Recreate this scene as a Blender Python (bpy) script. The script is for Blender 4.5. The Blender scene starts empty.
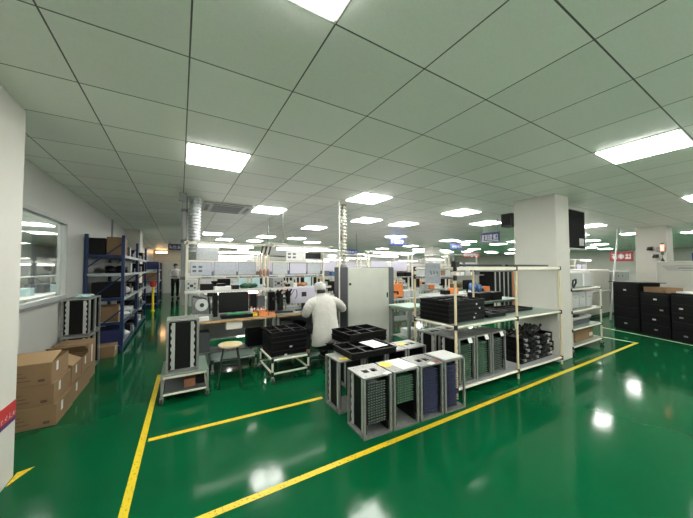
import bpy, bmesh, math, random
from mathutils import Vector, Matrix
R = math.radians
rnd = random.Random(7)
sc = bpy.context.scene
COL = sc.collection

# ------------------------------------------------------------------ materials
def mat(name, col, rough=.5, metal=0., var=.12, scale=12., rvar=.08, bump=0., spec=.5, coat=0.):
    m = bpy.data.materials.new(name); m.use_nodes = True
    nt = m.node_tree; N = nt.nodes; L = nt.links
    b = N['Principled BSDF']
    tc = N.new('ShaderNodeTexCoord'); nz = N.new('ShaderNodeTexNoise')
    nz.inputs['Scale'].default_value = scale; nz.inputs['Detail'].default_value = 4
    L.new(tc.outputs['Object'], nz.inputs['Vector'])
    rp = N.new('ShaderNodeValToRGB')
    rp.color_ramp.elements[0].position = .3; rp.color_ramp.elements[1].position = .7
    rp.color_ramp.elements[0].color = tuple(c*(1-var) for c in col)+(1,)
    rp.color_ramp.elements[1].color = tuple(min(1, c*(1+var)) for c in col)+(1,)
    L.new(nz.outputs['Fac'], rp.inputs['Fac']); L.new(rp.outputs['Color'], b.inputs['Base Color'])
    mr = N.new('ShaderNodeMapRange')
    mr.inputs['To Min'].default_value = max(.02, rough-rvar); mr.inputs['To Max'].default_value = min(1, rough+rvar)
    L.new(nz.outputs['Fac'], mr.inputs['Value']); L.new(mr.outputs['Result'], b.inputs['Roughness'])
    b.inputs['Metallic'].default_value = metal
    b.inputs['Specular IOR Level'].default_value = spec
    b.inputs['Coat Weight'].default_value = coat
    if bump:
        bp = N.new('ShaderNodeBump'); bp.inputs['Strength'].default_value = bump; bp.inputs['Distance'].default_value = .01
        L.new(nz.outputs['Fac'], bp.inputs['Height']); L.new(bp.outputs['Normal'], b.inputs['Normal'])
    return m

def emit(name, col, s):
    m = bpy.data.materials.new(name); m.use_nodes = True
    b = m.node_tree.nodes['Principled BSDF']
    b.inputs['Base Color'].default_value = (.8, .8, .8, 1)
    b.inputs['Emission Color'].default_value = tuple(col)+(1,)
    b.inputs['Emission Strength'].default_value = s
    return m

M = dict(
    alu=mat('aluminium', (0.297, 0.3015, 0.288), .45, .55, .14, 20),
    galv=mat('galvanised', (0.24, 0.248, 0.24), .45, .5, .18, 30),
    white=mat('white_paint', (0.5916, 0.5829, 0.5481), .45, 0, .03, 4),
    cream=mat('cream_paint', (0.522, 0.5133, 0.4611), .4, 0, .04, 3),
    wallpaint=mat('wall_paint', (0.476, 0.4845, 0.459), .45, 0, .03, 2),
    bouncewall=mat('bounce_wall_paint', (.84, .83, .80), .5, 0, .02, 2),  # extra bright paint for the unseen wall that bounces light
    pillar=mat('pillar_paint', (0.5712, 0.5586, 0.5124), .5, 0, .03, 3, bump=.02),
    beige=mat('beige_pipe', (0.6336, 0.5368, 0.352), .4, 0, .06, 15),
    ivory=mat('ivory_pipe', (0.68, 0.646, 0.544), .4, 0, .05, 15),
    black=mat('black_plastic', (0.0037, 0.0037, 0.0042), .42, 0, .3, 25, spec=.22),
    joint=mat('black_joint', (.01, .01, .01), .35, 0, .2, 40),
    matteblack=mat('matte_black', (.004, .004, .0045), .7, 0, .1, 8, spec=.1),
    blackcab=mat('black_cabinet', (0.0042, 0.0042, 0.0049), .45, 0, .3, 8, spec=.22),
    rubber=mat('rubber', (.03, .03, .03), .7, 0, .2, 30),
    mint=mat('mint_top', (.36, .50, .42), .35, 0, .06, 6),
    greenmat=mat('green_mat', (.15, .21, .175), .35, 0, .1, 6),
    wood=mat('wood_edge', (.45, .27, .12), .5, 0, .2, 10),
    darktop=mat('dark_bench_top', (.13, .14, .12), .45, 0, .15, 8),
    board=mat('cardboard', (0.225, 0.1395, 0.0702), .8, 0, .07, 6, bump=.02),
    boardl=mat('cardboard_inside', (0.324, 0.2115, 0.108), .8, 0, .06, 6),
    print_=mat('box_print', (.10, .055, .03), .8, 0, .1, 8),
    blue=mat('blue_steel', (0.0102, 0.0289, 0.102), .4, .1, .12, 6),
    rackgrey=mat('grey_shelf', (0.32, 0.352, 0.376), .45, .2, .06, 6),
    navy=mat('navy', (.02, .028, .11), .4, 0, .1, 8),
    signblue=mat('sign_blue', (.06, .08, .36), .4, 0, .1, 8),
    purple=mat('purple_print', (.07, .02, .10), .5, 0, .1, 8),
    deepred=mat('deep_red', (.20, .008, .012), .5, 0, .1, 8),
    red=mat('red', (.42, .02, .02), .45, 0, .1, 8),
    yellow=mat('yellow', (0.72, 0.558, 0.027), .5, 0, .08, 12),
    orange=mat('orange', (.72, .22, .06), .5, 0, .08, 12),
    paper=mat('paper', (0.666, 0.666, 0.657), .7, 0, .02, 8),
    lilac=mat('pale_screen_back', (0.527, 0.51, 0.612), .35, 0, .03, 5),
    sheet=mat('instruction_sheet', (0.408, 0.4335, 0.493), .3, 0, .10, 22),
    sheet2=mat('printed_sheet', (0.4675, 0.493, 0.527), .3, 0, .12, 34),
    dark=mat('dark_metal', (.03, .03, .032), .4, .4, .2, 18),
    dgrey=mat('dark_grey_panel', (.095, .105, .115), .4, 0, .05, 4),
    grey=mat('grey_paint', (0.2805, 0.289, 0.289), .45, 0, .05, 6),
    ltgrey=mat('light_grey_paint', (0.41, 0.4264, 0.4182), .45, 0, .05, 6),
    doorgrey=mat('pale_door', (0.5336, 0.552, 0.4968), .42, 0, .04, 5),
    pcb=mat('circuit_green', (.010, .07, .032), .4, 0, .35, 60),
    brightpcb=mat('bright_circuit_green', (.03, .22, .10), .4, 0, .5, 40),
    pcbblue=mat('circuit_blue', (.008, .01, .035), .4, 0, .35, 60),
    pcbedge=mat('board_edge', (.13, .24, .165), .5, 0, .5, 90),
    pcbedgeb=mat('board_edge_blue', (.075, .085, .17), .5, 0, .6, 90),
    pcbedged=mat('board_edge_dark', (.15, .20, .175), .5, 0, .6, 90),
    coat=mat('white_coat_cloth', (0.57, 0.56, 0.52), .85, 0, .05, 14, bump=1.),
    cap=mat('white_cap_cloth', (0.522, 0.522, 0.504), .85, 0, .22, 45),
    trouser=mat('dark_trouser', (.012, .013, .018), .8, 0, .2, 12),
    skin=mat('skin', (.48, .29, .20), .55, 0, .06, 15),
    hair=mat('hair', (.01, .009, .008), .55, 0, .3, 40),
    bag=mat('white_bag', (0.578, 0.595, 0.612), .35, 0, .1, 14),
    cloth=mat('pale_blue_cloth', (.42, .58, .60), .6, 0, .1, 14),
    bluebag=mat('blue_cloth', (.05, .12, .28), .5, 0, .2, 14),
    silver=mat('silver_foil', (.62, .64, .66), .3, .85, .08, 18),
    pearl=mat('white_hose', (.40, .39, .33), .4, 0, .04, 18),
    seat=mat('pale_wood', (0.527, 0.442, 0.323), .5, 0, .12, 14),
    copper=mat('copper_wire', (.40, .18, .10), .4, .5, .2, 20),
    glassd=mat('dark_screen', (0.0049, 0.0049, 0.0056), .3, 0, .1, 4, spec=.3),
    tapeW=mat('pale_tape', (.55, .60, .42), .5, 0, .1, 12),
    tile=mat('wall_trim_metal', (.30, .31, .31), .4, .5, .05, 8),
    lamp=emit('lamp_panel', (1., .985, .93), 15.),
    lampB=emit('lamp_tube', (1., .98, .93), 3.5),
    led=emit('red_led', (1., .10, .05), 1.6),
    orangeglow=emit('orange_lamp', (1., .55, .25), 9.),
)

def nodes_of(name):
    m = bpy.data.materials.new(name); m.use_nodes = True
    return m, m.node_tree.nodes, m.node_tree.links, m.node_tree.nodes['Principled BSDF']

def math_(N, L, op, a, b=None):
    n = N.new('ShaderNodeMath'); n.operation = op
    for i, v in enumerate((a, b)):
        if v is None: continue
        if isinstance(v, (int, float)): n.inputs[i].default_value = v
        else: L.new(v, n.inputs[i])
    return n.outputs[0]

# floor: glossy green epoxy with scuffs
m, N, L, b = nodes_of('green_epoxy_floor')
tc = N.new('ShaderNodeTexCoord')
nz = N.new('ShaderNodeTexNoise'); nz.inputs['Scale'].default_value = .9; nz.inputs['Detail'].default_value = 5
L.new(tc.outputs['Object'], nz.inputs['Vector'])
rp = N.new('ShaderNodeValToRGB')
rp.color_ramp.elements[0].position = .3; rp.color_ramp.elements[1].position = .75
rp.color_ramp.elements[0].color = (.001, .070, .023, 1); rp.color_ramp.elements[1].color = (.002, .090, .032, 1)
L.new(nz.outputs['Fac'], rp.inputs['Fac'])
mp = N.new('ShaderNodeMapping'); mp.inputs['Scale'].default_value = (1.2, 9, 1); mp.inputs['Rotation'].default_value = (0, 0, .5)
L.new(tc.outputs['Object'], mp.inputs['Vector'])
n2 = N.new('ShaderNodeTexNoise'); n2.inputs['Scale'].default_value = 2.2; n2.inputs['Detail'].default_value = 6; n2.inputs['Roughness'].default_value = .65
L.new(mp.outputs['Vector'], n2.inputs['Vector'])
r2 = N.new('ShaderNodeValToRGB'); r2.color_ramp.elements[0].position = .62; r2.color_ramp.elements[1].position = .78
L.new(n2.outputs['Fac'], r2.inputs['Fac'])
mx = N.new('ShaderNodeMixRGB'); mx.inputs['Color2'].default_value = (.012, .108, .048, 1)
L.new(math_(N, L, 'MULTIPLY', r2.outputs['Color'], .5), mx.inputs['Fac']); L.new(rp.outputs['Color'], mx.inputs['Color1'])
L.new(mx.outputs['Color'], b.inputs['Base Color'])
mr = N.new('ShaderNodeMapRange'); mr.inputs['To Min'].default_value = .05; mr.inputs['To Max'].default_value = .15
L.new(n2.outputs['Fac'], mr.inputs['Value']); L.new(mr.outputs['Result'], b.inputs['Roughness'])
n3 = N.new('ShaderNodeTexNoise'); n3.inputs['Scale'].default_value = 3.5; n3.inputs['Detail'].default_value = 3
L.new(tc.outputs['Object'], n3.inputs['Vector'])
bp = N.new('ShaderNodeBump'); bp.inputs['Strength'].default_value = .07; bp.inputs['Distance'].default_value = .02
L.new(n3.outputs['Fac'], bp.inputs['Height']); L.new(bp.outputs['Normal'], b.inputs['Normal'])
b.inputs['Specular IOR Level'].default_value = .15
M['floor'] = m

# suspended ceiling: 600 mm tiles with dark joints
m, N, L, b = nodes_of('ceiling_tiles')
tc = N.new('ShaderNodeTexCoord'); sx = N.new('ShaderNodeSeparateXYZ'); L.new(tc.outputs['Object'], sx.inputs[0])
def joint(axis, off):
    v = math_(N, L, 'SUBTRACT', sx.outputs[axis], off)
    v = math_(N, L, 'DIVIDE', v, .6)
    cell = math_(N, L, 'FLOOR', v)
    v = math_(N, L, 'FRACT', v)
    v = math_(N, L, 'ABSOLUTE', math_(N, L, 'SUBTRACT', v, .5))
    return math_(N, L, 'GREATER_THAN', v, .4928), cell
jx, cx = joint('X', .029); jy, cy = joint('Y', 1.758)
j = math_(N, L, 'MAXIMUM', jx, jy)
cv = N.new('ShaderNodeCombineXYZ'); L.new(cx, cv.inputs[0]); L.new(cy, cv.inputs[1])
wn = N.new('ShaderNodeTexWhiteNoise'); L.new(cv.outputs[0], wn.inputs['Vector'])
tr = N.new('ShaderNodeMapRange'); tr.inputs['To Min'].default_value = .93; tr.inputs['To Max'].default_value = 1.03
L.new(wn.outputs['Value'], tr.inputs['Value'])
fn = N.new('ShaderNodeTexNoise'); fn.inputs['Scale'].default_value = 90; fn.inputs['Detail'].default_value = 2
L.new(tc.outputs['Object'], fn.inputs['Vector'])
fr = N.new('ShaderNodeMapRange'); fr.inputs['To Min'].default_value = .93; fr.inputs['To Max'].default_value = 1.05
L.new(fn.outputs['Fac'], fr.inputs['Value'])
k = math_(N, L, 'MULTIPLY', tr.outputs[0], fr.outputs[0])
sc_ = N.new('ShaderNodeVectorMath'); sc_.operation = 'SCALE'; sc_.inputs[0].default_value = (.90, .90, .86); L.new(k, sc_.inputs['Scale'])
mx = N.new('ShaderNodeMixRGB'); mx.inputs['Color2'].default_value = (.10, .105, .10, 1)
L.new(j, mx.inputs['Fac']); L.new(sc_.outputs[0], mx.inputs['Color1']); L.new(mx.outputs[0], b.inputs['Base Color'])
b.inputs['Roughness'].default_value = .38; b.inputs['Specular IOR Level'].default_value = .35
bp = N.new('ShaderNodeBump'); bp.inputs['Strength'].default_value = .35; bp.inputs['Distance'].default_value = .004
L.new(math_(N, L, 'SUBTRACT', 1, j), bp.inputs['Height']); L.new(bp.outputs['Normal'], b.inputs['Normal'])
M['ceiling'] = m

# window glass
m, N, L, b = nodes_of('window_glass')
b.inputs['Base Color'].default_value = (.9, .95, .93, 1); b.inputs['Roughness'].default_value = .02
b.inputs['Transmission Weight'].default_value = 1.; b.inputs['IOR'].default_value = 1.22
M['glass'] = m

# yellow marking tape with small dark printed flecks
m, N, L, b = nodes_of('yellow_tape')
tc = N.new('ShaderNodeTexCoord'); vo = N.new('ShaderNodeTexNoise'); vo.inputs['Scale'].default_value = 55; vo.inputs['Detail'].default_value = 3
L.new(tc.outputs['Object'], vo.inputs['Vector'])
rp = N.new('ShaderNodeValToRGB'); rp.color_ramp.elements[0].position = .33; rp.color_ramp.elements[1].position = .42
rp.color_ramp.elements[0].color = (.25, .18, .01, 1); rp.color_ramp.elements[1].color = (.66, .50, .015, 1)
L.new(vo.outputs['Fac'], rp.inputs['Fac']); L.new(rp.outputs['Color'], b.inputs['Base Color']); b.inputs['Roughness'].default_value = .4
M['tape'] = m

# ------------------------------------------------------------------ builders
class MB:
    def __init__(s): s.bm = bmesh.new()
    def box(s, x0, y0, z0, x1, y1, z1, mx=None, mi=0):
        c = Vector(((x0+x1)/2, (y0+y1)/2, (z0+z1)/2))
        mt = Matrix.Translation(c) @ Matrix.Diagonal((abs(x1-x0), abs(y1-y0), abs(z1-z0), 1))
        if mx is not None: mt = mx @ mt
        r = bmesh.ops.create_cube(s.bm, size=1, matrix=mt)
        if mi:
            for f in {f for v in r['verts'] for f in v.link_faces}: f.material_index = mi
        return s
    def bar(s, p, q, r, seg=10, r2=None):
        p, q = Vector(p), Vector(q); d = q-p
        mt = Matrix.Translation((p+q)/2) @ d.to_track_quat('Z', 'Y').to_matrix().to_4x4()
        bmesh.ops.create_cone(s.bm, cap_ends=True, segments=seg, radius1=r, radius2=r if r2 is None else r2, depth=d.length, matrix=mt)
        return s
    def ball(s, c, r, sx=1, sy=1, sz=1, seg=16):
        bmesh.ops.create_uvsphere(s.bm, u_segments=seg, v_segments=max(6, seg//2), radius=r, matrix=Matrix.Translation(c) @ Matrix.Diagonal((sx, sy, sz, 1)))
        return s
    def lathe(s, prof, seg=20, c=(0, 0, 0), mx=None):
        rings = []
        for r, z in prof:
            ring = []
            for i in range(seg):
                a = 2*math.pi*i/seg
                v = Vector((r*math.cos(a), r*math.sin(a), z))
                v = (mx @ v if mx is not None else v) + Vector(c)
                ring.append(s.bm.verts.new(v))
            rings.append(ring)
        for a, b in zip(rings, rings[1:]):
            for i in range(seg): s.bm.faces.new((a[i], a[(i+1) % seg], b[(i+1) % seg], b[i]))
        s.bm.faces.new(list(reversed(rings[0]))); s.bm.faces.new(rings[-1])
        return s
    def tube(s, pts, r, seg=8):
        pts = [Vector(p) for p in pts]; rings = []; prev = None
        for i, p in enumerate(pts):
            d = (pts[min(i+1, len(pts)-1)]-pts[max(i-1, 0)]).normalized()
            u = d.cross(Vector((0, 0, 1)) if abs(d.z) < .9 else Vector((1, 0, 0))) if prev is None else (prev-d*prev.dot(d))
            u.normalize(); prev = u; w = d.cross(u)
            rr = r[i] if isinstance(r, (list, tuple)) else r
            rings.append([s.bm.verts.new(p+rr*(math.cos(2*math.pi*k/seg)*u+math.sin(2*math.pi*k/seg)*w)) for k in range(seg)])
        for a, b in zip(rings, rings[1:]):
            for i in range(seg): s.bm.faces.new((a[i], a[(i+1) % seg], b[(i+1) % seg], b[i]))
        s.bm.faces.new(list(reversed(rings[0]))); s.bm.faces.new(rings[-1])
        return s
    def prism(s, poly, t0, t1, f):
        """poly of (u, v); f(u, v, t) -> xyz"""
        a = [s.bm.verts.new(f(u, v, t0)) for u, v in poly]; b = [s.bm.verts.new(f(u, v, t1)) for u, v in poly]
        n = len(poly)
        s.bm.faces.new(list(reversed(a))); s.bm.faces.new(b)
        for i in range(n): s.bm.faces.new((a[i], a[(i+1) % n], b[(i+1) % n], b[i]))
        return s
    def build(s, name, m, parent=None, loc=None, rz=None, bevel=0., smooth=False):
        bmesh.ops.recalc_face_normals(s.bm, faces=s.bm.faces)
        me = bpy.data.meshes.new(name); s.bm.to_mesh(me); s.bm.free()
        for x in (m if isinstance(m, (list, tuple)) else [m]): me.materials.append(M[x] if isinstance(x, str) else x)
        if smooth:
            for p in me.polygons: p.use_smooth = True
        o = bpy.data.objects.new(name, me); COL.objects.link(o)
        if parent is not None: o.parent = parent
        if loc is not None: o.location = loc
        if rz is not None: o.rotation_euler.z = rz
        if bevel:
            bv = o.modifiers.new('bevel', 'BEVEL'); bv.width = bevel; bv.segments = 2; bv.limit_method = 'ANGLE'
        return o

def tag(o, label=None, cat=None, group=None, kind=None):
    if label: o['label'] = label
    if cat: o['category'] = cat
    if group: o['group'] = group
    if kind: o['kind'] = kind
    return o
def thing(name, label, cat, loc=(0, 0, 0), rz=0, group=None):
    o = bpy.data.objects.new(name, None); COL.objects.link(o)
    o.empty_display_size = .1
    o.location = loc; o.rotation_euler.z = rz
    return tag(o, label, cat, group)
KIDS = {}
def dup(root, loc, rz=None, label=None, group=None):
    c = root.copy(); COL.objects.link(c); c.location = loc
    if rz is not None: c.rotation_euler.z = rz
    if label: c['label'] = label
    if group: c['group'] = group
    def rec(a, b):
        for ch in kids(a):
            d = ch.copy(); COL.objects.link(d); d.parent = b; rec(ch, d)
    rec(root, c)
    return c
def kids(o):
    if o.name not in KIDS: KIDS[o.name] = [x for x in bpy.data.objects if x.parent == o]
    return KIDS[o.name]
def struct(name, mb, m, **kw):
    o = mb.build(name, m, **kw) if isinstance(mb, MB) else mb
    return tag(o, kind='structure') if o.parent is None else o
def single(name, label, cat, mb, m, loc=(0, 0, 0), rz=0, group=None, **kw):
    o = mb.build(name, m, loc=loc, rz=rz, **kw)
    return tag(o, label, cat, group)
def boxthing(name, label, cat, x0, y0, z0, x1, y1, z1, m, group=None, bevel=.004):
    cx, cy = (x0+x1)/2, (y0+y1)/2
    return single(name, label, cat, MB().box(x0-cx, y0-cy, 0, x1-cx, y1-cy, z1-z0), m, (cx, cy, z0), group=group, bevel=bevel)

# ------------------------------------------------------------------ camera
def camera():
    f, yaw, pitch, roll, h = 280.2, .535815, .03299, .002815, 1.48
    c, s = math.cos(yaw), math.sin(yaw); cp, sp = math.cos(pitch), math.sin(pitch); cr, sr = math.cos(roll), math.sin(roll)
    def w(a, b):
        a, b = cr*a+sr*b, -sr*a+cr*b
        yr, z = cp-sp*b, sp+cp*b
        return Vector((c*a+s*yr, -s*a+c*yr, z))
    fw = w(0, 0); rt = w(1, 0)-fw; up = w(0, 1)-fw
    cam = bpy.data.cameras.new('camera'); cam.sensor_width = 36; cam.lens = f*36/693; cam.clip_start = .05; cam.clip_end = 200
    o = bpy.data.objects.new('camera', cam); COL.objects.link(o)
    mw = Matrix((rt, up, -fw)).transposed().to_4x4(); mw.translation = (0, 0, h)
    o.matrix_world = mw; sc.camera = o
camera()
H = 2.66

# ------------------------------------------------------------------ the setting
XW, YB, YF, XR = -1.43, 21., -1.7, 26.
struct('floor', MB().box(-6, YF-.2, -.1, XR+.2, YB+.2, 0), 'floor')
struct('ceiling', MB().box(-6, YF-.2, H, XR+.2, YB+.2, H+.1), 'ceiling')
W1 = (2.6, 5.58, 1.06, 2.17); 
wl = MB()
for (a, b_) in ((YF, W1[0]), (W1[1], YB)): wl.box(XW-.1, a, 0, XW, b_, H)
for w in (W1,):
    wl.box(XW-.1, w[0], 0, XW, w[1], w[2]); wl.box(XW-.1, w[0], w[3], XW, w[1], H)
struct('wall_left', wl, 'wallpaint')
for i, w in enumerate((W1,)):
    fr = MB()
    t = .05
    fr.box(XW-.06, w[0], w[2], XW+.02, w[1], w[2]+t).box(XW-.06, w[0], w[3]-t, XW+.02, w[1], w[3])
    fr.box(XW-.06, w[0], w[2]+t, XW+.02, w[0]+t, w[3]-t).box(XW-.06, w[1]-t, w[2]+t, XW+.02, w[1], w[3]-t)
    fo = struct('window_%d' % (i+1), fr, 'ltgrey', bevel=.004)
    MB().box(XW-.035, w[0]+t, w[2]+t, XW-.027, w[1]-t, w[3]-t).build('pane', 'glass', fo)
    MB().box(XW, w[0], w[2]-.03, XW+.035, w[1], w[2]-.002).build('window_sill', 'alu', fo, bevel=.003)
struct('trim_1', MB().box(XW, 8.62, 0, XW+.03, 8.7, H), 'tile')
struct('wall_back', MB().box(-6, YB, 0, XR, YB+.1, H), 'cream')
struct('bounce_wall', MB().box(-6, YF-.1, 0, XR, YF, H), 'bouncewall')  # unseen wall, set close behind the camera to bounce light onto the ceiling
struct('wall_right', MB().box(XR, YF, 0, XR+.1, YB, H), 'cream')
struct('wall_far_left', MB().box(-6.1, YF, 0, -6, YB, H), 'wallpaint')
# pillars
struct('pillar_1', MB().box(XW, 2.0, 0, -1.0, 2.98, H), 'pillar', bevel=.01)
struct('pillar_2', MB().box(5.10, 2.10, 0, 5.56, 2.75, H), 'pillar', bevel=.015)
struct('pillar_3', MB().box(XW, 10.4, 0, -1.04, 11.1, H), 'pillar', bevel=.01)
struct('pillar_4', MB().box(11.7, 2.15, 0, 12.35, 2.78, H), 'pillar', bevel=.01)
struct('pillar_5', MB().box(11.6, 10.5, 0, 12.2, 11.1, H), 'pillar', bevel=.01)
struct('baseboard_left', MB().box(XW, 2.99, 0, XW+.012, 10.4, .09), 'tile')
# room behind the left window
boxthing('wall_pilaster', 'beige pilaster standing inside the side room behind the glass', 'pilaster', -2.5, 4.3, 0, -2.2, 4.62, H, 'cream')

# sticker on the left pillar
t = thing('warning_sticker', 'red and purple strip sticker low on the near white pillar', 'sticker', (-.9995, 2.655, .41))
MB().box(0, -.42, .075, .002, .315, .14).build('red_band', 'red', t)
MB().box(0, -.42, 0, .002, .315, .03).build('purple_band', 'purple', t)
MB().box(0, -.42, .03, .0012, .315, .075).build('middle_band', 'red', t)
lt = MB()
for i in range(14):
    y = -.38+i*.05
    for q in range(4):
        a, c_ = rnd.uniform(0, .025), rnd.uniform(.036, .066)
        lt.box(.0012, y+a, c_, .0024, y+a+.012 if q % 2 else y+a+.004, c_+.004 if q % 2 else c_+.014)
lt.build('lettering', 'paper', t)

# ------------------------------------------------------------------ ceiling lights
def ceiling_light(i, j, label, group=None):
    x, y = .029+.6*(i+.5), 1.758+.6*(j+.5)
    if not ceiling_light.proto:
        t = thing('ceiling_light', label, 'ceiling light', (x, y, H), group=group)
        f = MB(); a, bb = .296, .274
        f.box(-a, -a, -.006, a, -bb, -.001).box(-a, bb, -.006, a, a, -.001).box(-a, -bb, -.006, -bb, bb, -.001).box(bb, -bb, -.006, a, bb, -.001)
        f.build('frame', 'white', t)
        MB().box(-bb, -bb, -.014, bb, bb, -.001).build('diffuser', 'lamp', t)
        ceiling_light.proto = t
        return t
    t = dup(ceiling_light.proto, (x, y, H), 0, label)
    if group: t['group'] = group
    elif 'group' in t: del t['group']
    return t
ceiling_light.proto = None
for i, j, l in [
    (0, 2, 'bright square ceiling panel before the silver duct, over the cart and stool'),
    (0, -2, 'square ceiling panel at the top edge of the picture, nearest overhead'),
    (4, 3, 'large bright ceiling panel just ahead of the white ribbed hose'),
    (2, 6, 'bright ceiling panel beside the cassette air conditioner'),
    (6, 6, 'ceiling panel directly behind the one by the white ribbed hose'),
    (8, 6, 'ceiling panel above the small hanging blue sign amid the hall'),
    (8, 3, 'broad ceiling panel between the hanging navy sign and the white hose'),
    (11, 4, 'ceiling panel above the navy hanging sign beside the white pillar'),
    (6, -2, 'largest bright ceiling panel to the right, before the white pillar'),
    (12, -2, 'bright ceiling panel at the right edge, above the black cabinets'),
    (16, 2, 'ceiling panel just right of the dark board behind the pillar')]:
    ceiling_light(i, j, l)
GL = 'far ceiling lights'  # some panels are seen ones, the others added to brighten the far ceiling
for i, j in [(4, 14), (6, 14), (4, 17), (1, 14), (2, 17), (5, 9), (8, 16), (11, 10), (16, 10), (17, 15), (17, 19), (20, 12), (18, 10), (22, 10), (30, 6), (25, 5), (36, 11), (10, 22), (1, 24), (28, 20), (33, 0), (24, 0), (8, 22), (14, 24), (22, 17), (30, 13), (34, 9), (12, 28), (24, 27), (5, 27), (26, 2), (30, 3), (36, 4), (26, 15), (32, 17), (38, 14), (24, 21), (34, 24), (20, 4), (22, 2)]+[(i, j) for i in (21, 25, 29, 34, 38) for j in (8, 18, 29)]+[(i, 31) for i in (2, 8, 14, 18)]:
    ceiling_light(i, j, 'small distant square ceiling panel far down the hall', GL)
for i, j in [(0, -5), (3, -4), (6, -5), (10, -5), (16, -5), (20, -3), (27, -3), (35, -3)]:  # unseen panels added behind the camera to lift the near ceiling
    ceiling_light(i, j, 'added square ceiling panel, out of view behind the photographer, brightening the ceiling', 'added ceiling lights behind the camera')
for i, j in [(-4, 3), (-6, 5), (-4, 7), (-7, 9), (-4, 11), (-6, 14), (-4, 17), (-7, 18), (-5, 22), (-6, 1), (-7, 26)]:  # some panels show through the glass, more added to brighten the side room
    ceiling_light(i, j, 'square ceiling panel inside the side room behind the glass', 'side room ceiling lights')

# cassette air conditioner
t = thing('air_conditioner', 'square cassette air conditioner in the ceiling by the silver duct', 'air conditioner', (.76, 5.83, H))
MB().box(-.42, -.42, -.03, .42, .42, -.001).build('panel', 'ltgrey', t, bevel=.008)
g = MB()
for k in range(9): g.box(-.24, -.23+k*.055, -.04, .24, -.20+k*.055, -.03)
g.box(-.26, -.26, -.034, .26, .26, -.03)
g.build('grille', 'dgrey', t)
for sx, sy, a in ((0, -.35, 0), (0, .35, 0), (-.35, 0, 1), (.35, 0, 1)):
    w, d = (.26, .03) if not a else (.03, .26)
    MB().box(sx-w, sy-d, -.036, sx+w, sy+d, -.03).build('louvre', 'dark', t)
s_ = MB().box(-.06, -.05, -.05, .06, .05, -.002).build('smoke_detector', 'white', None, (.05, 6.45, H)); tag(s_, 'small white box on the ceiling beside the silver duct', 'detector')

# ------------------------------------------------------------------ floor tapes
def tape(label, x0, y0, x1, y1, w=.05, m='tape', name='floor_tape'):
    d = Vector((x1-x0, y1-y0, 0)); n = d.length
    return single(name, label, 'floor tape', MB().box(0, -w/2, .0006, n, w/2, .0022), m, (x0, y0, 0), math.atan2(d.y, d.x))
tape('yellow floor tape running from the bottom edge towards the small aluminium cart', -.295, .9, -.225, 4.75)
tape('yellow floor tape from the long line to the grey magazine racks', -.215, 3.0, 1.42, 2.945)
tape('long yellow floor tape in front of the racks and white pillar', -.6, 1.915, 7.75, 1.868)
tape('pale yellow floor tape from the long tape corner towards the wheeled beige cart', 7.72, 1.9, 7.80, 2.75, m='tapeW')
tape('pale yellow floor tape along the foot of the black cabinets', 9.0, 2.80, 8.2, .85, m='tapeW')
f = MB(); f.prism([(-.998, 3.02), (-.915, 3.045), (-.96, 2.95), (-.998, 2.86)], .0006, .0022, lambda u, v, t: (u, v, t))
single('floor_tape', 'torn yellow tape corner at the foot of the near white pillar', 'floor tape', f, 'tape')

# ------------------------------------------------------------------ circuit-board magazines
MW, MD, MH = .30, .31, .525
def magazine_proto(holes, open_end=False):
    t = thing('board_magazine', '', 'magazine')
    w, d = MW/2-.001, MD/2-.001
    tp = MB()
    if holes:
        xs = [-w, -.075, -.015, .015, .075, w]
        tp.box(-w, -d, MH-.014, w, -.045, MH).box(-w, .035, MH-.014, w, d, MH)
        for a, b_ in ((xs[0], xs[1]), (xs[2], xs[3]), (xs[4], xs[5])): tp.box(a, -.045, MH-.014, b_, .035, MH)
    else: tp.box(-w, -d, MH-.014, w, d, MH)
    for a in (-.1, 0, .1):
        for b_ in (-.11, .11): tp.bar((a, b_, MH-.001), (a, b_, MH+.003), .008, 8)
    tp.build('top_plate', 'alu', t)
    MB().box(-w, -d, 0, w, d, .016).build('bottom_plate', 'galv', t)
    for sx in (-1, 1):
        for sy in (-1, 1):
            MB().box(sx*w, sy*d, .016, sx*(w-.022), sy*(d-.02), MH-.014).build('corner_post', 'alu', t, bevel=.002)
        if open_end and sx > 0: continue
        MB().box(sx*(w-.043), -d+.022, .03, sx*(w-.03), d-.022, MH-.03).build('side_panel', 'black', t)
        for sy in (-1, 1):
            poly = [(.075, .03), (.075, MH-.03)]
            n = 26
            for k in range(n+1):
                z = MH-.03-(MH-.06)*k/n
                poly.append((.105+(.010 if (k//2) % 2 else 0), z))
            MB().prism(poly, w-.028, w-.020, lambda u, v, q, sx=sx, sy=sy: (sx*q, sy*(d-.14+u-.015), v)).build('slotted_rail', 'ltgrey', t)
    return t
magA = magazine_proto(True); magB = magazine_proto(False); magC = magazine_proto(False, True)
used = set()
def magazine(x, y, z, label, holes=True, rz=0, group=None):
    p = magC if holes == 2 else magA if holes else magB
    if p.name in used: return dup(p, (x, y, z), rz, label, group)
    used.add(p.name); p.location = (x, y, z); p.rotation_euler.z = rz; p['label'] = label
    if group: p['group'] = group
    return p
def board_proto(ms):
    b_ = MB().box(-.1, -.125, 0, .1, .12, .003)
    for k in range(7):
        x = -.09+k*.027
        b_.box(x, -.128, .001, x+.017, -.115, .0075, mi=1)
    for k in range(5): b_.box(-.08+k*.035, -.06+.03*(k % 3), .003, -.06+k*.035, .0+.03*(k % 2), .009)
    return b_.build('circuit_board', list(ms))
bprotos = {'green': board_proto(('pcb', 'pcbedge')), 'blue': board_proto(('pcbblue', 'pcbedgeb')), 'dark': board_proto(('black', 'pcbedged'))}
bused = set()
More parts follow.
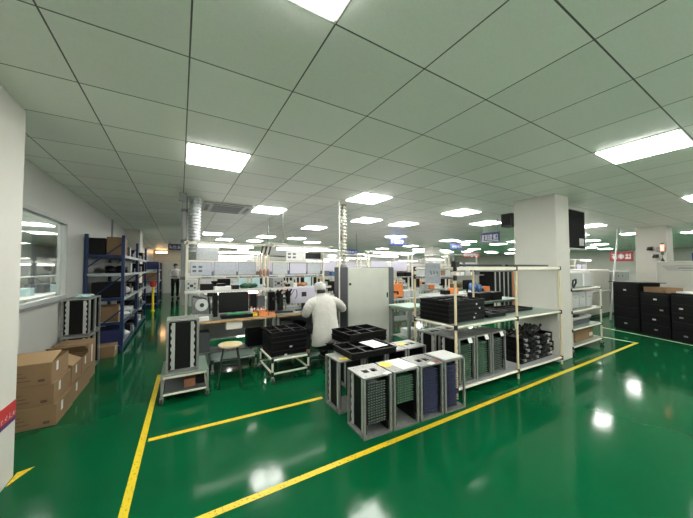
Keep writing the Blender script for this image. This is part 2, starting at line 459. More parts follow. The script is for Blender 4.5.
def boards(x, y, z, kind, z0, z1, label, group, pitch=.023, rz=0):
    n = int((z1-z0)/pitch)
    for k in range(n):
        p = bprotos[kind]
        if kind in bused: o = p.copy(); COL.objects.link(o)
        else: o = p; bused.add(kind)
        o.location = (x+rnd.uniform(-.003, .003), y+rnd.uniform(-.004, .002), z+z0+k*pitch); o.rotation_euler.z = rz
        tag(o, label, 'circuit board', group)
AY = 2.03+MD/2
RA = -.055
def ra(x, y): # the front row stands slightly askew
    dx, dy = x-1.375, y-2.03
    return 1.375+dx*math.cos(RA)-dy*math.sin(RA), 2.03+dx*math.sin(RA)+dy*math.cos(RA)
for k, (lab, holes, kd, z0, z1, bl) in enumerate([
    ('grey metal magazine at the near corner of the front row, two dark openings on top', True, 'dark', .11, .50, 'dark circuit board slotted in the near corner magazine of the front row'),
    ('grey magazine with yellow note and white sheet on top, green boards inside', False, 'green', .22, .49, 'green circuit board in the front row magazine under the yellow note'),
    ('grey magazine third in the front row, red and white tag on top edge', True, 'blue', .04, .49, 'bluish circuit board in the front row magazine with the red tag'),
    ('grey magazine at the shelf end of the front row under a white sheet', 2, 'blue', .04, .49, 'bluish circuit board in the front row magazine beside the pipe rack')]):
    x = 1.375+MW/2+k*.321
    magazine(*ra(x, AY), 0, lab, holes, RA)
    boards(*ra(x-(.04 if k == 3 else 0), AY-.005), 0, kd, z0, z1, bl, 'boards in front row magazine %s' % 'ABCD'[k], rz=RA)
boards(*ra(1.375+.15+.321, AY), 0, 'green', .03, .05, 'green circuit board lying at the bottom of the note-topped magazine', 'low board', rz=RA)
BY = 2.52+MD/2
for k, (lab, h) in enumerate([('grey magazine with a small yellow note, standing behind the front row corner', False),
    ('grey magazine second in the rear row, under the black trays', False),
    ('grey magazine third in the rear row, bare top beside the trays', False),
    ('grey magazine in the rear row carrying a yellow slip, beside the pipe rack', True)]):
    magazine(1.40+MW/2+k*.315, BY, 0, lab, h)
for k in range(2): magazine(1.78+MW/2+k*.31, 3.17, 0, ['grey magazine under the rear black tray, behind the rear row', 'grey magazine under the rear black tray, nearest the pale cabinet'][k], False)
# magazines inside the pipe rack (lower shelf)
for k, (lab, kd, bl) in enumerate([
    ('grey magazine on the rack floor beside the first beige post', 'green', 'green circuit board in the first magazine on the rack floor'),
    ('grey magazine second on the rack floor, with a white tag', 'green', 'green circuit board in the second magazine on the rack floor'),
    ('grey magazine third on the rack floor, dark strip boards and white tag', 'dark', 'dark circuit board in the third magazine on the rack floor')]):
    x = 2.945+k*.325
    magazine(x, 2.31, .125, lab, False)
    boards(x, 2.305, .125, kd, .03, .46, bl, 'boards in rack magazine %s' % 'ABC'[k])
    tg = MB().box(-.035, -.001, -.06, .035, .001, 0).build('paper_tag', 'paper', None, (x+.03, 2.31-MD/2-.004, .125+MH-.004))
    tg.rotation_euler.x = R(-25); tag(tg, 'white paper tag hanging on the %s magazine on the rack floor' % ('first', 'second', 'third')[k], 'tag')
for k in range(2): magazine(2.90+k*.33, 2.625, .125, ['grey magazine at the back of the rack floor, at the outer end', 'grey magazine at the back of the rack floor, second from outer end'][k], True)

def sheet(name, label, cat, x, y, z, w, d, m, rz=0, t=.0012):
    return single(name, label, cat, MB().box(-w/2, -d/2, 0, w/2, d/2, t), m, (x, y, z), rz)
zt = MH+.0035
sheet('paper_sheet', 'white paper sheet lying on the yellow-noted front magazine', 'paper', *ra(1.90, 2.185), zt, .20, .27, 'paper', .05)
f = MB().lathe([(.065, 0), (.068, .001), (.062, .002)], 14)
single('sticky_note', 'crumpled yellow note on the front row, between first and second magazine', 'note', f, 'yellow', (*ra(1.745, 2.235), zt+.001), .3)
sheet('paper_sheet', 'white paper sheet on the front magazine beside the pipe rack', 'paper', *ra(2.50, 2.19), zt, .27, .27, 'paper', -.04)
o = sheet('paper_tag', 'white tag folded over the top edge of the near corner magazine', 'tag', *ra(1.63, 2.045), zt, .08, .05, 'paper', .3)
o = sheet('paper_tag', 'white tag on the front edge of the third front magazine', 'tag', *ra(2.17, 2.05), zt, .08, .06, 'paper', .2)
sheet('red_tag', 'small red tag on the front edge of the third front magazine', 'tag', *ra(2.26, 2.065), zt, .05, .04, 'red', .2)
sheet('sticky_note', 'small yellow note on the rear row corner magazine', 'note', 1.50, 2.585, zt, .10, .06, 'yellow', -.5)
sheet('sticky_note', 'yellow slip on the rear row magazine near the rack', 'note', 2.40, 2.70, zt, .14, .07, 'yellow', .2)
sheet('paper_sheet', 'pale sheet on the bare rear row magazine', 'paper', 2.16, 2.66, zt, .12, .2, 'paper', .2)

# ------------------------------------------------------------------ black slotted trays
def tray_proto(w, d, h, nx, ny):
    t = thing('component_tray', '', 'tray')
    b_ = MB().box(-w/2, -d/2, 0, w/2, d/2, .008)
    q = .012
    b_.box(-w/2, -d/2, .008, w/2, -d/2+q, h).box(-w/2, d/2-q, .008, w/2, d/2, h).box(-w/2, -d/2+q, .008, -w/2+q, d/2-q, h).box(w/2-q, -d/2+q, .008, w/2, d/2-q, h)
    b_.build('body', 'black', t, bevel=.002)
    r = MB()
    for k in range(1, nx): x = -w/2+w*k/nx; r.box(x-.012, -d/2+q, .008, x+.012, d/2-q, h*.86)
    for k in range(1, ny): y = -d/2+d*k/ny; r.box(-w/2+q, y-.014, .008, w/2-q, y+.014, h*.8)
    r.build('divider_grid', 'black', t)
    rm = MB().box(-w/2-.006, -d/2-.006, h-.014, w/2+.006, -d/2, h).box(-w/2-.006, d/2, h-.014, w/2+.006, d/2+.006, h)
    rm.box(-w/2-.006, -d/2, h-.014, -w/2, d/2, h).box(w/2, -d/2, h-.014, w/2+.006, d/2, h)
    rm.build('rim', 'black', t, bevel=.002)
    return t
def stack(proto, n, h, x, y, z, rz, labels, group=None):
    for k in range(n):
        l = labels(k)
        loc = (x+(rnd.uniform(-.008, .008) if k else 0), y+(rnd.uniform(-.008, .008) if k else 0), z+k*(h+.001)); a = rz+(rnd.uniform(-.01, .01) if k else 0)
        if not proto.get('label'): proto.location = loc; proto.rotation_euler.z = a; tag(proto, l, group=group)
        else: dup(proto, loc, a, l, group)
ORD = ['lowest', 'second', 'third', 'fourth', 'fifth', 'sixth', 'topmost']
def ordw(k, n): return 'topmost' if k == n-1 else ORD[k]
tc_ = tray_proto(.49, .46, .062, 3, 2)
stack(tc_, 5, .062, 1.28, 3.90, .322, 0, lambda k: 'black component tray, %s of the stack on the small beige cart' % ordw(k, 5))
tb = tray_proto(.58, .44, .068, 3, 2)
stack(tb, 1, .068, 1.83, 2.69, MH+.0045, -.02, lambda k: 'black slotted tray with a white sheet, lying on the rear magazines')
sheet('paper_sheet', 'white paper sheet lying in the black tray on the rear magazines', 'paper', 1.96, 2.69, MH+.071, .21, .29, 'paper', .05)
stack(tb, 2, .068, 2.07, 3.17, MH+.0045, .04, lambda k: 'black slotted tray, %s of two behind the paper-topped tray' % ('lower', 'upper')[k])
tr_ = tray_proto(.68, .46, .052, 4, 2)
stack(tr_, 5, .052, 3.06, 2.46, .822, 0, lambda k: 'black tray, %s of the tall stack on the rack middle shelf' % ordw(k, 5))
tl = tray_proto(.40, .40, .05, 2, 2)
stack(tl, 1, .05, 3.67, 2.42, .822, 0, lambda k: 'low black tray on the rack shelf next to the tall tray stack')
tf = tray_proto(.80, .36, .04, 4, 1)
stack(tf, 1, .04, 4.36, 2.50, .822, -.03, lambda k: 'flat black tray on the rack shelf in front of the white pillar')
for k, (x, y) in enumerate(((1.30, 3.668), (1.23, 3.668))):
    single('label_tag', ['white label tag on the front of the beige cart tray stack', 'second white label on the beige cart tray stack, lower down'][k], 'label', MB().box(-.018, -.001, -.01, .018, 0, .012), 'paper', (x, 3.6625, .41+.10*(1-k)-.08))
for k in range(4):
    single('label_tag', 'small white label on the tall tray stack of the pipe rack', 'label', MB().box(-.014, -.001, -.01, .014, 0, .01), 'paper', (3.18+.03*(k % 3)+.05*(k // 2), 2.222, .86+.055*k), group='labels on rack tray stack')

# ------------------------------------------------------------------ pipe carts and racks
def caster(parent, x, y, r=.035, h=.08):
    c = MB().box(x-.02, y-.02, h-.012, x+.02, y+.02, h).box(x-.018, y-.02, r, x-.012, y+.02, h-.01).box(x+.012, y-.02, r, x+.018, y+.02, h-.01).build('caster', 'galv', parent)
    MB().bar((x-.011, y, r), (x+.011, y, r), r, 14).build('wheel', 'rubber', c)
def pipe_cart(name, label, x0, y0, w, d, levels, top, pipe='ivory', wheels=True, board='greenmat', posts_h=None, pr=.014):
    t = thing(name, label, 'cart' if wheels else 'rack', (x0, y0, 0))
    zb = .085 if wheels else .0
    for x in (0, w):
        for y in (0, d):
            MB().bar((x, y, zb), (x, y, posts_h or top), pr, 12).build('post', pipe, t, smooth=False)
            if wheels: caster(t, x, y)
    for z in levels:
        for (a, b_) in (((0, 0), (w, 0)), ((0, d), (w, d)), ((0, 0), (0, d)), ((w, 0), (w, d))):
            MB().bar((a[0], a[1], z), (b_[0], b_[1], z), pr, 12).build('rail', pipe, t)
        for x in (0, w):
            for y in (0, d):
                MB().bar((x, y, z-.03), (x, y, z+.022), pr+.006, 12).build('pipe_joint', 'joint', t)
        if board: MB().box(.005, .005, z+pr, w-.005, d-.005, z+pr+.006).build('shelf_board', board, t)
    return t
pipe_cart('trolley', 'low beige pipe trolley carrying the black tray stack beside the seated worker', 1.035, 3.60, .49, .62, [.30], .30)
t = [o for o in COL.objects if o.name.startswith('trolley') and o.parent is None][-1]
for (a, b_) in (((0, 0), (.49, 0)), ((0, .62), (.49, .62)), ((0, 0), (0, .62)), ((.49, 0), (.49, .62))):
    MB().bar((a[0], a[1], .13), (b_[0], b_[1], .13), .014, 12).build('rail', 'ivory', t)
for x in (0, .49):
    for y in (0, .62): MB().bar((x, y, .10), (x, y, .155), .02, 12).build('pipe_joint', 'joint', t)

# small aluminium cart with one magazine
t = thing('utility_cart', 'small aluminium cart with green top carrying a single magazine', 'cart', (-.165, 3.66, 0))
w, d = .47, .62
for x in (.012, w-.012):
    for y in (.012, d-.012):
        MB().box(x-.012, y-.012, .08, x+.012, y+.012, .30).build('leg', 'alu', t, bevel=.002); caster(t, x, y, .032)
for (x0, y0, x1, y1) in ((.024, .002, w-.024, .022), (.024, d-.022, w-.024, d-.002), (.002, .024, .022, d-.024), (w-.022, .024, w-.002, d-.024)):
    MB().box(x0, y0, .276, x1, y1, .30).build('top_rail', 'ivory', t, bevel=.002)
    MB().box(x0, y0, .095, x1, y1, .112).build('lower_rail', 'ivory', t, bevel=.002)
MB().box(0, 0, .30, w, d, .312).build('top_board', 'greenmat', t, bevel=.003)
MB().box(.03, .03, .113, w-.03, d-.03, .118).build('lower_board', 'dgrey', t)
magazine(.04, 3.86, .313, 'dark magazine standing alone on the small aluminium cart', True, math.pi/2).scale = (1.05, 1.05, 1.12)
boxthing('parts_bin', 'reddish small box under the top of the aluminium cart', 'box', .06, 3.75, .119, .17, 3.95, .21, 'copper')
boxthing('parts_bin', 'black clutter box under the aluminium cart top', 'box', .19, 3.8, .119, .27, 4.0, .24, 'black')

# stool
t = thing('stool', 'round wooden stool on four black legs with crossed tape on seat', 'stool', (.592, 4.04, 0))
MB().lathe([(.148, .452), (.152, .458), (.152, .474), (.146, .479)], 32).build('seat', 'seat', t, smooth=False)
MB().lathe([(.13, .44), (.14, .444), (.14, .452)], 28).build('seat_ring', 'dark', t)
for k in range(4):
    a = R(35+90*k)
    MB().bar((.115*math.cos(a), .115*math.sin(a), .45), (.205*math.cos(a), .205*math.sin(a), .0), .0115, 10).build('leg', 'dark', t)
for k in range(4):
    a, c_ = R(35+90*k), R(125+90*k); q = .157
    MB().bar((q*math.cos(a), q*math.sin(a), .24), (q*math.cos(c_), q*math.sin(c_), .24), .007, 8).build('stretcher', 'dark', t)
for k, a in enumerate((.5, 2.2)):
    MB().box(-.11, -.012, 0, .11, .012, .0012).build('tape_strip', 'yellow', t, (0, 0, .4792+k*.0013), a)

# low frame behind the stool
pipe_cart('trolley', 'low wheeled pipe dolly with green top standing behind the stool', .40, 4.28, .58, .36, [.20], .20, 'alu')

# tall pipe rack by the pillar
t = thing('pipe_rack', 'tall beige pipe rack with black joints in front of the white pillar', 'rack', (2.71, 2.13, 0), -.03)
XS = (0, 1.2, 2.36); D = .66
for x in XS:
    for y in (0, D):
        tall = 1.47
        MB().bar((x, y, 0), (x, y, tall), .0145, 12).build('post', 'beige', t)
for z, m in ((.10, 'grey'), (.80, 'greenmat')):
    for a, b_ in zip(XS, XS[1:]):
        for y in (0, D): MB().bar((a, y, z), (b_, y, z), .0145, 12).build('rail', 'ivory', t)
        MB().box(a+.004, .004, z+.014, b_-.004, D-.004, z+.02).build('shelf_board', m, t)
    for x in XS: MB().bar((x, 0, z), (x, D, z), .0145, 12).build('rail', 'ivory', t)
MB().bar((0, 0, 1.365), (0, D, 1.365), .0145, 12).build('side_rail', 'alu', t)
for a, b_ in zip(XS, XS[1:]):
    for y in (0, D): MB().box(a+.01, y-.014, 1.452, b_-.01, y+.014, 1.492).build('top_rail', 'ivory', t)
for x in XS:
    MB().bar((x, .015, 1.47), (x, D-.015, 1.47), .0145, 12).build('top_rail', 'ivory', t)
    for y in (0, D):
        for z in (.10, .80, 1.47): MB().bar((x, y, z-.03), (x, y, z+.028), .022, 12).build('pipe_joint', 'joint', t)
for y in (0, D): MB().bar((0, y, 1.335), (0, y, 1.395), .022, 12).build('pipe_joint', 'joint', t)
MB().box(-.03, -.03, 1.49, .05, .03, 1.56).build('corner_clamp', 'joint', t, bevel=.008)
boxthing('black_bar', 'long flat black bar on top of the pipe rack, outer end', 'bar', 2.78, 2.10, 1.4985, 3.60, 2.14, 1.523, 'joint')
boxthing('black_bar', 'long flat black bar on top of the pipe rack, pillar end', 'bar', 3.68, 2.07, 1.4985, 4.75, 2.11, 1.523, 'joint')
# clamped jigs in bay two
jig = None
def jig_proto():
    t = thing('soldering_jig', '', 'jig')
    b_ = MB().box(-.44, -.2, 0, .44, .2, .02).box(-.44, -.2, .02, -.41, .2, .07).box(.41, -.2, .02, .44, .2, .07).box(-.44, -.2, .02, .44, -.18, .045).box(-.44, .18, .02, .44, .2, .045)
    b_.build('plate', 'black', t, bevel=.003)
    for k in range(5):
        x = -.34+k*.17
        MB().box(x-.03, -.205, .021, x+.03, -.15, .055).build('clamp', 'dark' if k % 2 else 'grey', t, bevel=.004)
    return t
jg = jig_proto()
for k in range(5):
    l = 'black soldering jig, %s of the pile under the rack shelf by the pillar' % ordw(k, 5)
    loc = (4.60+rnd.uniform(-.02, .02), 2.36+rnd.uniform(-.015, .015), .121+k*.0715)
    if k == 0: jg.location = loc; jg['label'] = l
    else: dup(jg, loc, rnd.uniform(-.03, .03), l)
hk = MB().box(-.045, -.02, 0, .045, .02, .022).bar((0, 0, .02), (0, .03, .07), .014, 8).ball((0, .035, .075), .02, seg=10).box(-.03, -.024, .004, -.01, -.02, .018, mi=1).box(.012, -.024, .004, .03, -.02, .018, mi=1)
hp = hk.build('hold_down_clamp', ['dark', 'seat']); first = True
for i in range(30):
    x, y = 4.20+rnd.random()*.78, 2.24+rnd.random()*.24
    zz = .121+5*.0715+.001
    o = hp if first else hp.copy()
    if not first: COL.objects.link(o)
    first = False
    o.location = (x, y, zz+(.06*(1-abs(x-4.38)/.7) if i % 3 == 0 else 0)); o.rotation_euler = (rnd.uniform(-.3, .3), rnd.uniform(-.3, .3), rnd.uniform(0, 6))
    tag(o, 'small black clamp heaped on top of the jig pile by the pillar', 'clamp', 'clamps heaped on the jig pile')
for k, (x, z) in enumerate(((4.82, .37), (4.90, .19))):
    single('label_tag', ['round white tag on the upper jigs by the pillar', 'round white tag on the lower jigs by the pillar'][k], 'label', MB().bar((0, -.002, 0), (0, 0, 0), .022, 14), 'paper', (x, 2.13, z))

# hanging grey paper at the rack end
t = thing('notice_sheet', 'grey laminated notice hanging at the outer end of the pipe rack', 'notice', (2.690, 2.566, 1.29), -math.pi/2-.03)
MB().box(0, 0, 0, .25, .004, .25).build('sheet', 'sheet', t)
lt = MB()
for k in range(3):
    x = .09+k*.05
    lt.box(x, -.001, .12, x+.022, 0, .126).box(x, -.001, .14, x+.022, 0, .146).box(x, -.001, .12, x+.006, 0, .155).box(x+.016, -.001, .10, x+.022, 0, .14)
lt.build('lettering', 'dgrey', t)
MB().tube([(.06, -.0005, .085), (.10, -.0005, .09), (.16, -.0005, .105), (.20, -.0005, .118)], .004, 6).build('white_swoosh', 'paper', t)

# beige cart right of the pillar
pipe_cart('trolley', 'tall beige pipe trolley on wheels standing just beyond the white pillar', 5.74, 2.17, 1.25, .6, [.12, .41, .72, 1.10], 1.12, 'ivory')
t = thing('test_instrument', 'large pale grey instrument on the top of the wheeled pipe trolley', 'instrument', (6.45, 2.47, 1.122))
MB().box(-.48, -.22, 0, .42, .22, .26).build('case', 'ltgrey', t, bevel=.01)
MB().box(-.03, -.226, .01, .05, -.22, .25).build('white_strip', 'paper', t)
MB().box(-.46, -.2, .26, .40, .2, .275).build('lid', 'white', t, bevel=.004)
t = thing('drawer_cabinet', 'grey drawer cabinet on the third shelf of the wheeled trolley', 'cabinet', (6.45, 2.46, .742))
MB().box(-.48, -.20, 0, .42, .2, .30).build('body', 'ltgrey', t, bevel=.005)
for k in range(3):
    dr = MB().box(-.46+k*.29, -.212, .015, -.19+k*.29, -.2, .285).build('drawer', 'ltgrey', t, bevel=.003)
    MB().box(-.36+k*.29, -.222, .19, -.28+k*.29, -.212, .20).build('handle', 'dgrey', dr)
t = thing('printer', 'flat dark and white device on the second shelf of the wheeled trolley', 'device', (6.4, 2.45, .432))
MB().box(-.42, -.18, 0, .36, .18, .10).build('base', 'dgrey', t, bevel=.006)
MB().box(-.40, -.2, .10, .38, .18, .15).build('cover', 'ltgrey', t, bevel=.01)
MB().box(-.30, -.19, .15, -.1, .1, .19).build('feeder', 'dark', t, bevel=.006)
t = thing('cardboard_box', 'small brown carton on the lowest shelf of the wheeled trolley', 'box', (6.42, 2.42, .142))
MB().box(-.35, -.17, 0, .42, .17, .20).build('carton', 'board', t, bevel=.004)
for k in range(2): MB().box(.25+k*.08, -.172, .05, .30+k*.08, -.17, .11).build('white_label', 'paper', t)
single('cable_coil', 'black cable loop on the front post of the wheeled trolley', 'cable', MB().tube([(0, 0, 0), (.05, -.01, .06), (.02, -.02, .12), (-.06, -.01, .10), (-.05, 0, .02), (.02, .01, -.02)], .014, 8), 'rubber', (5.78, 2.14, 1.16), smooth=True)

# screen and speaker on the pillar
t = thing('wall_monitor', 'tall dark screen with pale rim mounted beside the white pillar', 'screen', (5.57, 2.33, 1.82))
MB().box(.0, 0, 0, 1.30, .06, .76).build('casing', 'ltgrey', t, bevel=.004)
MB().box(.02, -.004, .03, 1.25, 0, .74).build('screen_panel', 'matteblack', t)
MB().box(1.0, -.006, .08, 1.2, -.004, .22).build('sticker', 'ltgrey', t)
MB().box(-.008, .06, .3, .3, .10, .4).build('wall_bracket', 'dark', t)
MB().box(.55, .02, .76, .60, .05, H-1.82-.002).build('hanger_rod', 'ltgrey', t)
t = thing('speaker', 'black box speaker fixed high on the hidden side of the white pillar', 'speaker', (5.13, 2.90, 2.235))
MB().box(0, -.1, 0, .20, .10, .24).build('cabinet_shell', 'dark', t, bevel=.008)
MB().box(.15, -.149, .08, .20, -.1, .14).build('bracket', 'dark', t)
MB().box(-.008, -.08, .02, 0, .08, .22).build('front_grille', 'black', t)

# ------------------------------------------------------------------ black cabinets
P0 = Vector((9.155, 2.60, 0)); u = Vector((-.48, -.877, 0)).normalized(); ang = math.atan2(u.y, u.x)
def cabinet(s, w, h, label, n, marks):
    p = P0+u*s
    t = thing('filing_cabinet', label, 'cabinet', p, ang)
    # local x runs along the row, +y is away from the camera side
    MB().box(.004, 0, .02, w-.004, .5, h).build('body', 'blackcab', t, bevel=.004)
    MB().box(.02, .02, 0, w-.02, .48, .02).build('plinth', 'dark', t)
    for k in range(n):
        z0 = .05+(h-.08)*k/n; z1 = .05+(h-.08)*(k+1)/n-.012
        dr = MB().box(.02, -.014, z0, w-.02, 0, z1).build('drawer', 'blackcab', t, bevel=.003)
        if k in marks: MB().box(w*marks[k]-.03, -.022, (z0+z1)/2-.012, w*marks[k]+.03, -.014, (z0+z1)/2+.016).build('handle', 'paper' if k % 2 else 'alu', dr)
    return t
cabinet(0, .60, 1.12, 'tallest black cabinet, at the trolley end of the cabinet row', 4, {0: .5, 3: .5})
cabinet(.615, .56, .94, 'black cabinet under the brown flat carton, middle of the row', 4, {0: .55, 1: .5, 2: .75, 3: .55})
cabinet(1.19, .60, .96, 'black cabinet at the right picture edge with white tags', 5, {0: .4, 2: .3, 3: .3, 4: .7})
cabinet(1.805, .60, .96, 'black cabinet beyond the right picture edge', 4, {})
def along(name, label, cat, s0, s1, y0, y1, z0, z1, m):
    return single(name, label, cat, MB().box(s0, y0, 0, s1, y1, z1-z0), m, P0+Vector((0, 0, z0)), ang, bevel=.004)
along('black_board', 'thin black board lying across the tallest black cabinet', 'board', -.12, .72, .0, .5, 1.122, 1.14, 'blackcab')
along('cardboard_box', 'flat brown carton lying on the middle black cabinet', 'box', .64, 1.06, .06, .44, .942, 1.05, 'board')
along('paper_sheet', 'pale flat sheet pile on the edge black cabinet', 'paper', 1.22, 1.75, .08, .4, .962, .99, 'paper')

# ------------------------------------------------------------------ cartons on the left
def carton(label, x0, y0, z0, x1, y1, z1, flaps=(), marks=True, name='cardboard_box'):
    cx, cy = (x0+x1)/2, (y0+y1)/2; w, d, h = x1-x0, y1-y0, z1-z0
    t = thing(name, label, 'box', (cx, cy, z0))
    q = .006
    if flaps:
        b_ = MB().box(-w/2, -d/2, 0, w/2, d/2, q).box(-w/2, -d/2, q, w/2, -d/2+q, h).box(-w/2, d/2-q, q, w/2, d/2, h).box(-w/2, -d/2+q, q, -w/2+q, d/2-q, h).box(w/2-q, -d/2+q, q, w/2, d/2-q, h)
    else: b_ = MB().box(-w/2, -d/2, 0, w/2, d/2, h)
    b_.build('carton', 'board', t, bevel=.003)
    for side, ln, tilt in flaps:
        if side == 'f': o = MB().box(-w/2, 0, -.002, w/2, ln, .003).build('flap', 'boardl', t, (0, -d/2, h+.004)); o.rotation_euler.x = tilt
        if side == 'b': o = MB().box(-w/2, -ln, -.002, w/2, 0, .003).build('flap', 'boardl', t, (0, d/2, h+.004)); o.rotation_euler.x = -tilt
        if side == 'r': o = MB().box(-ln, -d/2, -.002, 0, d/2, .003).build('flap', 'boardl', t, (w/2, 0, h+.004)); o.rotation_euler.y = tilt
    if marks:
        mk = MB().box(w/2-.09, -d/2-.001, .03, w/2-.045, -d/2, .055)
        for k in range(3): mk.box(-w/2+.04, -d/2-.001, .05+k*.035, -w/2+.20-.03*k, -d/2, .056+k*.035)
        mk.build('printed_marks', 'print_', t)
    MB().box(w/2, -d/2+.12, h*.45, w/2+.001, -d/2+.17, h*.9).build('white_label', 'paper', t)
    return t
for k in range(3):
    carton(['brown carton lowest of the near stack beside the white pillar', 'brown carton in the middle of the near stack beside the white pillar', 'brown carton with open flap topping the near stack by the white pillar'][k],
           -1.372, 3.745+.004*k, .197*k, -.992-.022*k, 4.22, .197*(k+1)-.002, flaps=(('f', .26, .22),) if k == 2 else ())
carton('brown carton lower of two along the wall, behind the near stack', -1.372, 4.24, 0, -1.0, 4.93, .20)
carton('open brown carton upper of two along the wall, behind the near stack', -1.372, 4.25, .202, -1.01, 4.60, .40, flaps=(('r', .2, .5),))
carton('brown carton with raised flap beside the open carton along the wall', -1.372, 4.61, .202, -1.01, 4.92, .40, flaps=(('b', .2, .6),))
carton('tall brown carton standing before the two wall magazines', -1.372, 4.96, 0, -1.02, 5.30, .50, marks=False)
carton('brown carton with a white end on the floor before the blue rack', -1.30, 6.06, 0, -.93, 6.38, .19, marks=False)
MX = -1.25
magazine(MX, 5.49, 0, 'grey magazine at the bottom of the wall stack behind the cartons', True, math.pi/2)
magazine(MX, 5.49, MH+.004, 'grey magazine on top of the wall stack behind the cartons', False, math.pi/2)
magazine(MX, 5.81, 0, 'grey magazine at the bottom, between wall stack and blue rack', True, math.pi/2)
magazine(MX, 5.81, MH+.004, 'grey magazine on top, between wall stack and blue rack', False, math.pi/2)
cl = MB()
for k in range(9): cl.ball((rnd.uniform(-.09, .09), rnd.uniform(-.16, .16), .022), .05, 1.1, 1.1, .4, 12)
single('folded_cloth', 'pale blue crumpled cloth on top of the wall magazines', 'cloth', cl, 'cloth', (MX+.02, 5.62, 2*MH+.008), smooth=True)

# ------------------------------------------------------------------ blue racks
def blue_rack(label, x0, x1, ys, h, levels):
    t = thing('storage_rack', label, 'rack', ((x0+x1)/2, ys[0], 0))
    w = x1-x0; y0 = ys[0]
    for y in ys:
        for sx in (-1, 1):
            MB().box(sx*w/2, y-y0-.02, 0, sx*(w/2-.05), y-y0+.025, h).build('upright', 'blue', t, bevel=.003)
        for z in (.3, .9, 1.5):
            MB().bar((-w/2+.03, y-y0, z), (w/2-.03, y-y0, min(z+.45, h-.1)), .011, 8).build('brace', 'blue', t)
    for a, b_ in zip(ys, ys[1:]):
        for z in levels:
            for sx in (-1, 1): MB().box(sx*(w/2), a-y0+.026, z-.05, sx*(w/2-.03), b_-y0-.021, z).build('beam', 'rackgrey' if z > .8 else 'blue', t)
            MB().box(-w/2+.031, a-y0+.026, z-.02, w/2-.031, b_-y0-.021, z).build('shelf_board', 'rackgrey', t)
    for z in levels: MB().box(-w/2+.05, -.018, z-.05, w/2-.05, .0, z).build('end_beam', 'blue' if z < 1.2 or z > 1.6 else 'rackgrey', t)
    return t
LV = (.10, .53, .96, 1.40, 1.73)
blue_rack('long blue steel storage rack along the left wall', -1.42, -.865, (6.45, 8.35, 10.25), 2.09, LV)
carton('brown carton on the top shelf of the long blue rack, at its near end', -1.14, 6.52, 1.732, -.90, 6.95, 2.06, marks=False)
boxthing('storage_bin', 'black bin on the top rack shelf beside the brown carton', 'bin', -1.40, 6.50, 1.732, -1.16, 6.95, 2.03, 'black')
boxthing('storage_bin', 'black drawer crate on the third shelf at the rack near end', 'bin', -1.33, 6.5, .962, -.91, 7.0, 1.24, 'black')
carton('brown carton on the second rack shelf at the near end', -1.33, 6.5, .532, -.95, 7.0, .80, marks=False)
boxthing('storage_bin', 'dark blue crate on the lowest rack shelf near end', 'bin', -1.33, 6.5, .102, -.92, 7.0, .38, 'navy')
fun = MB()
for k in range(6): fun.ball((rnd.uniform(-.12, .12), rnd.uniform(-.15, .15), .05+rnd.uniform(0, .05)), .08, 1, 1, .6, 12)
single('cable_bundle', 'black heap of cable on the fourth rack shelf near end', 'cable', fun, 'black', (-1.06, 6.85, 1.40), smooth=True)
sp = [('storage_bin', 'black', 'bin', 'black bin'), ('plastic_bag', 'bag', 'bag', 'white plastic bag'), ('reel_box', 'dgrey', 'box', 'dark grey box'), ('parts_box', 'ltgrey', 'box', 'pale box')]
for li, z in enumerate(LV):
    y = 7.1
    while y < 9.88:
        wd = rnd.uniform(.16, .34)
        if y < 8.39 and y+wd > 8.31: y = 8.40; continue
        n, m_, c_, l_ = sp[rnd.choice((0, 0, 0, 0, 1, 2, 3) if li < 4 else (0, 0, 2, 0, 0))]
        hh = rnd.uniform(.08, .22)
        lab = '%s on the %s shelf of the long blue rack' % (l_, ('lowest', 'second', 'third', 'fourth', 'top')[li])
        g_ = 'goods: '+lab
        if n == 'plastic_bag':
            bb = MB().ball((0, 0, hh*.45), .5, .36, wd, hh*.9, 14).ball((.03, 0, hh*.8), .2, .4, wd, hh, 10)
            single(n, lab, c_, bb, m_, (-1.04, y+wd/2, z+.001), group=g_, smooth=True)
        else: boxthing(n, lab, c_, rnd.uniform(-1.33, -1.25), y, z+.001, rnd.uniform(-.92, -.87), y+wd*.92, z+hh, m_, g_)
        y += wd+.02
blue_rack('second darker blue rack farther down the left aisle', -1.34, -.72, (13.2, 15.2), 1.75, (.1, .55, 1.0, 1.45))
for k, (y, z, m_, l) in enumerate([(13.3, 1.46, 'navy', 'navy crate on top of the second blue rack, near end'), (14.2, 1.46, 'navy', 'navy crate on top of the second blue rack, far end'), (13.4, 1.01, 'board', 'brown box on the third shelf of the second blue rack'),
    (14.2, 1.01, 'bag', 'white box on the third shelf of the second blue rack'), (13.4, .56, 'bag', 'white box on the second shelf of the second blue rack'), (14.2, .56, 'black', 'black box on the second shelf of the second blue rack'), (13.5, .11, 'black', 'black box on the lowest shelf of the second blue rack')]):
    boxthing('storage_crate', l, 'crate', -1.28, y, z, -.76, y+.7, z+.30, m_)
t = thing('safety_post', 'yellow aisle post with a red top beside the blue racks', 'post', (-.80, 11.9, 0))
MB().lathe([(.06, 0), (.06, .03), (.035, .05), (.035, .85)], 14).build('pole', 'yellow', t)
MB().lathe([(.07, .85), (.09, .9), (.09, 1.0), (.05, 1.05)], 14).build('cap', 'red', t)

